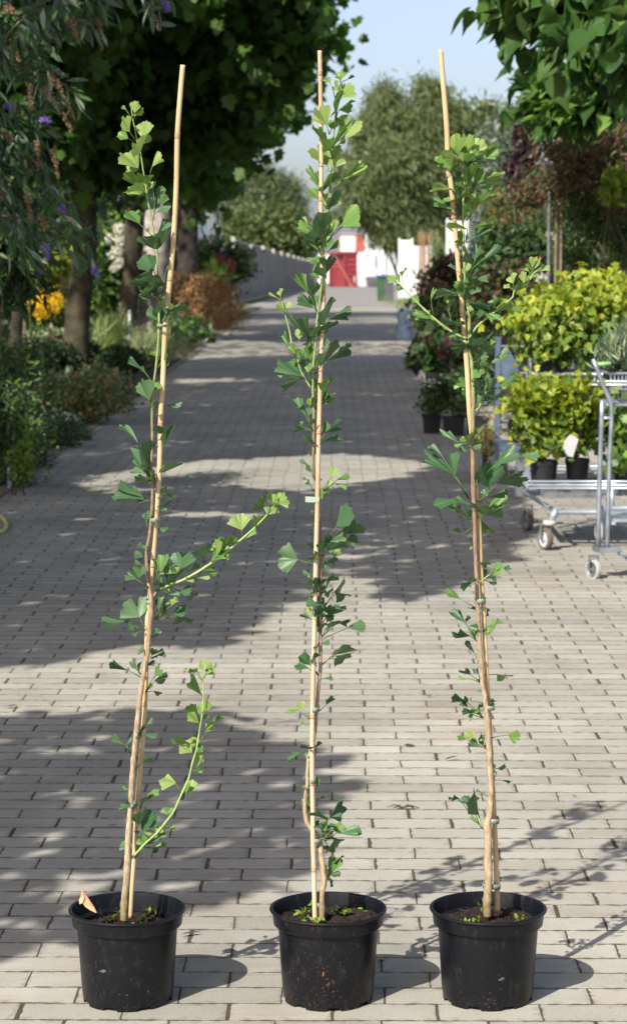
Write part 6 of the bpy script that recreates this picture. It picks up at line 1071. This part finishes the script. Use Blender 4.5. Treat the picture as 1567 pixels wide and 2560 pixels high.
tag(b.build('plant_label', plain('label_plastic', (.42, .43, .42), (.5, .5, .5)), origin=tuple(P[4])), 'white plastic plant label hanging among the golden leaves', 'label')
# trolley with the tall blue grey post behind
YC = 15.6; t = thing('plant_trolley', 'tall blue grey framed trolley standing behind the golden shrubs', 'trolley', (at(1285, 1160, YC).x, YC, 0))
b = MB(); x1 = at(1243, 1000, YC).x; zt_ = at(1243, 842, YC).z; b.box((x1, YC, zt_ / 2 + .04), (.034, .03, zt_ - .08)); x2 = at(1425, 1000, YC).x; b.build('post', M_BLUEZ, t); b = MB(); b.box((x2, YC, zt_ / 2 + .04), (.034, .03, zt_ - .08)); b.build('post', M_BLUEZ, t)
b = MB(); x3 = at(1325, 900, YC).x; b.box((x3, YC, at(1325, 896, YC).z), (.014, .014, .22)); 
for py in (932, 865): zz = at(1300, py, YC).z; b.tube([(x1, YC, zz), (x2, YC, zz)], .006, n=6)
for i in range(10): xx = x1 + (x2 - x1) * i / 9; b.tube([(xx, YC, at(1300, 932, YC).z), (xx, YC + .7, at(1300, 932, YC).z)], .003, n=5)
b.build('basket', M_PALE, t)
b = MB(); zc = .22; b.box(((x1 + x2) / 2, YC + .35, zc), (x2 - x1, .7, .02)); b.build('shelf', M_BLUEZ, t)
b = MB(); P = [at(x, y, YC - .03) for x, y in ((1265, 864), (1296, 912), (1290, 950), (1256, 952), (1250, 890))]; b.add([tuple(p) for p in P] + [(p.x, p.y + .01, p.z) for p in P], [tuple(range(5)), tuple(range(9, 4, -1))] + [(i, (i + 1) % 5, (i + 1) % 5 + 5, i + 5) for i in range(5)]); b.build('side_sheet', M_BLUEZ, t)
gy_ = ground(1265, 1205)
wheel(t, 1258, proj([(x1, YC, .07)])[1][0], 22, YC, M_TYRED, M_HUB, .3); wheel(t, 1425, proj([(x2, YC, .07)])[1][0], 22, YC, M_TYRED, M_HUB, .3)
g2 = at(1293, 1088, 14.4); b = MB(); b.lathe([(.0, 0), (.052, 0), (.07, .135), (.075, .135), (.075, .15), (.066, .15), (.06, .02), (0, .02)], (0, 0, 0), n=28); ca = R_(62)
b.v = [(x, y * math.cos(ca) - z * math.sin(ca), y * math.sin(ca) + z * math.cos(ca)) for x, y, z in b.v]; b.v = [(x + g2.x, y + g2.y, z + g2.z) for x, y, z in b.v]
t = thing('tipped_pot', 'black pot with a white sticker tipped towards the path on the blue grey trolley', 'pot', (g2.x, g2.y, g2.z - .08)); b.build('pot', M_BLACKP, t, smooth=True)
b = MB(); q0 = at(1291, 1072, 14.22); b.box(tuple(q0), (.058, .004, .016)); b.build('sticker', M_WHITE, t)
b = MB(); b.box((g2.x + .02, 14.6, g2.z - .11), (.22, .34, .02)); b.box((g2.x + .02, 14.6, (g2.z - .12) / 2), (.03, .03, g2.z - .12)); tag(b.build('stand', M_BLUEZ, origin=(g2.x + .02, 14.6, 0)), 'small blue grey stand under the tipped black pot', 'stand')
# near trolley at the right edge
YA = 10.95; t = thing('shopping_trolley', 'steel flatbed trolley with a curved tube frame and green handle at the right edge', 'trolley', (at(1510, 1450, YA).x, YA, 0))
b = MB(); rod(b, [(1482, 897), (1492, 922), (1504, 956), (1517, 984), (1525, 1000), (1529, 1025), (1528, 1060), (1524, 1130), (1521, 1230), (1519, 1310), (1517, 1378)], YA, 6); b.build('frame_tube', M_STEEL, t, smooth=True)
b = MB(); rod(b, [(1505, 1000), (1504, 1040), (1502, 1100), (1498, 1220), (1496, 1300), (1495, 1365)], YA, 6.5); b.build('frame_tube', M_STEEL, t, smooth=True)
b = MB(); rod(b, [(1506, 1045), (1528, 1045)], YA, 3.5); b.build('cross_bar', M_PALE, t, smooth=True); b = MB(); rod(b, [(1530, 1272), (1700, 1262)], YA, 5.5); b.build('cross_bar', M_PALE, t, smooth=True); b = MB(); rod(b, [(1500, 1265), (1510, 1290), (1513, 1350)], YA + .05, 6); b.build('cross_bar', M_PALE, t, smooth=True)
b = MB(); p = at(1518, 1374, YA); b.box((p.x, YA + .02, p.z), (.11, .10, .022), rot=.25); rod(b, [(1545, 1383), (1700, 1440, -.35)], YA, 3.2); b.build('base_plate', M_STEEL, t)
b = MB(); p0 = at(1532, 1300, YA); 
for i in range(14): yy = YA - .02 + i * .045; b.box((p0.x + .30, yy, p0.z + .0), (.60, .022, .012))
for xx in (p0.x, p0.x + .6): b.box((xx, YA + .28, p0.z - .012), (.02, .62, .016))
b.build('deck', M_PALE, t)
b = MB(); z0_, z1_ = at(1540, 1015, YA).z, at(1540, 935, YA).z; xa = at(1524, 935, YA).x
for i in range(34):
    xx = xa + .012 + i * .018; b.tube([(xx, YA + .06, z0_ + .01), (xx, YA + .06, z1_)], .0018, n=5)
for zz, rr_ in ((z1_, .007), (z0_, .006), ((z0_ + z1_) / 2, .003)): b.tube([(xa, YA + .06, zz), (xa + .62, YA + .06, zz)], rr_, n=8); b.tube([(xa, YA + .06, zz), (xa, YA + .5, zz)], rr_, n=8)
for i in range(12): yy = YA + .06 + i * .04; b.tube([(xa, yy, z0_), (xa + .62, yy, z0_)], .002, n=5)
b.build('basket', M_STEEL, t, smooth=True)
b = MB(); rod(b, [(1486, 911), (1527, 908)], YA + .02, 5); b.build('handle', plain('green_grip', (.25, .50, .20), (.30, .56, .26), rough=.4), t, smooth=True)
wheel(t, 1483, 1424, 27, YA, M_TYRE, M_DSTEEL, .55); wheel(t, 1500, 1330, 24, YA + 1.0, M_TYRE, M_DSTEEL, .3)
wheel(t, 1700, 1424, 27, YA, M_TYRE, M_DSTEEL, .3)
sq_pot(1508, 1600, 925, 950, 'fine grey green lavender in a dark tray on the near trolley', [E(1550, 890, 11.2, 46, 50), E(1590, 870, 11.3, 40, 60)], [L_GREYG, L_PALEG], n=1500, size=.07, shape='sliver', dirv=(0, 0, 1.1), Y=YA + .26, z0=z1_ - .04, group=None, clump=.03)
# yellow hose at the left edge
b = MB(); S = spline([(-60, 1300, 0, 0), (-20, 1290, 0, 0), (6, 1300, 0, 0), (16, 1316, 0, 0), (8, 1332, 0, 0), (-20, 1338, 0, 0), (-70, 1335, 0, 0)], 6); g0 = ground(0, 1310)
P = []
for s in S: g_ = ground(s[0], s[1]); P.append((g_.x, g_.y, .012))
b.tube(P, .011, n=8); tag(b.build('garden_hose', plain('hose_yellow', (.55, .50, .10), (.65, .60, .18), rough=.5), origin=(g0.x, g0.y, 0), smooth=True), 'loop of pale yellow garden hose at the left edge of the paving', 'hose')
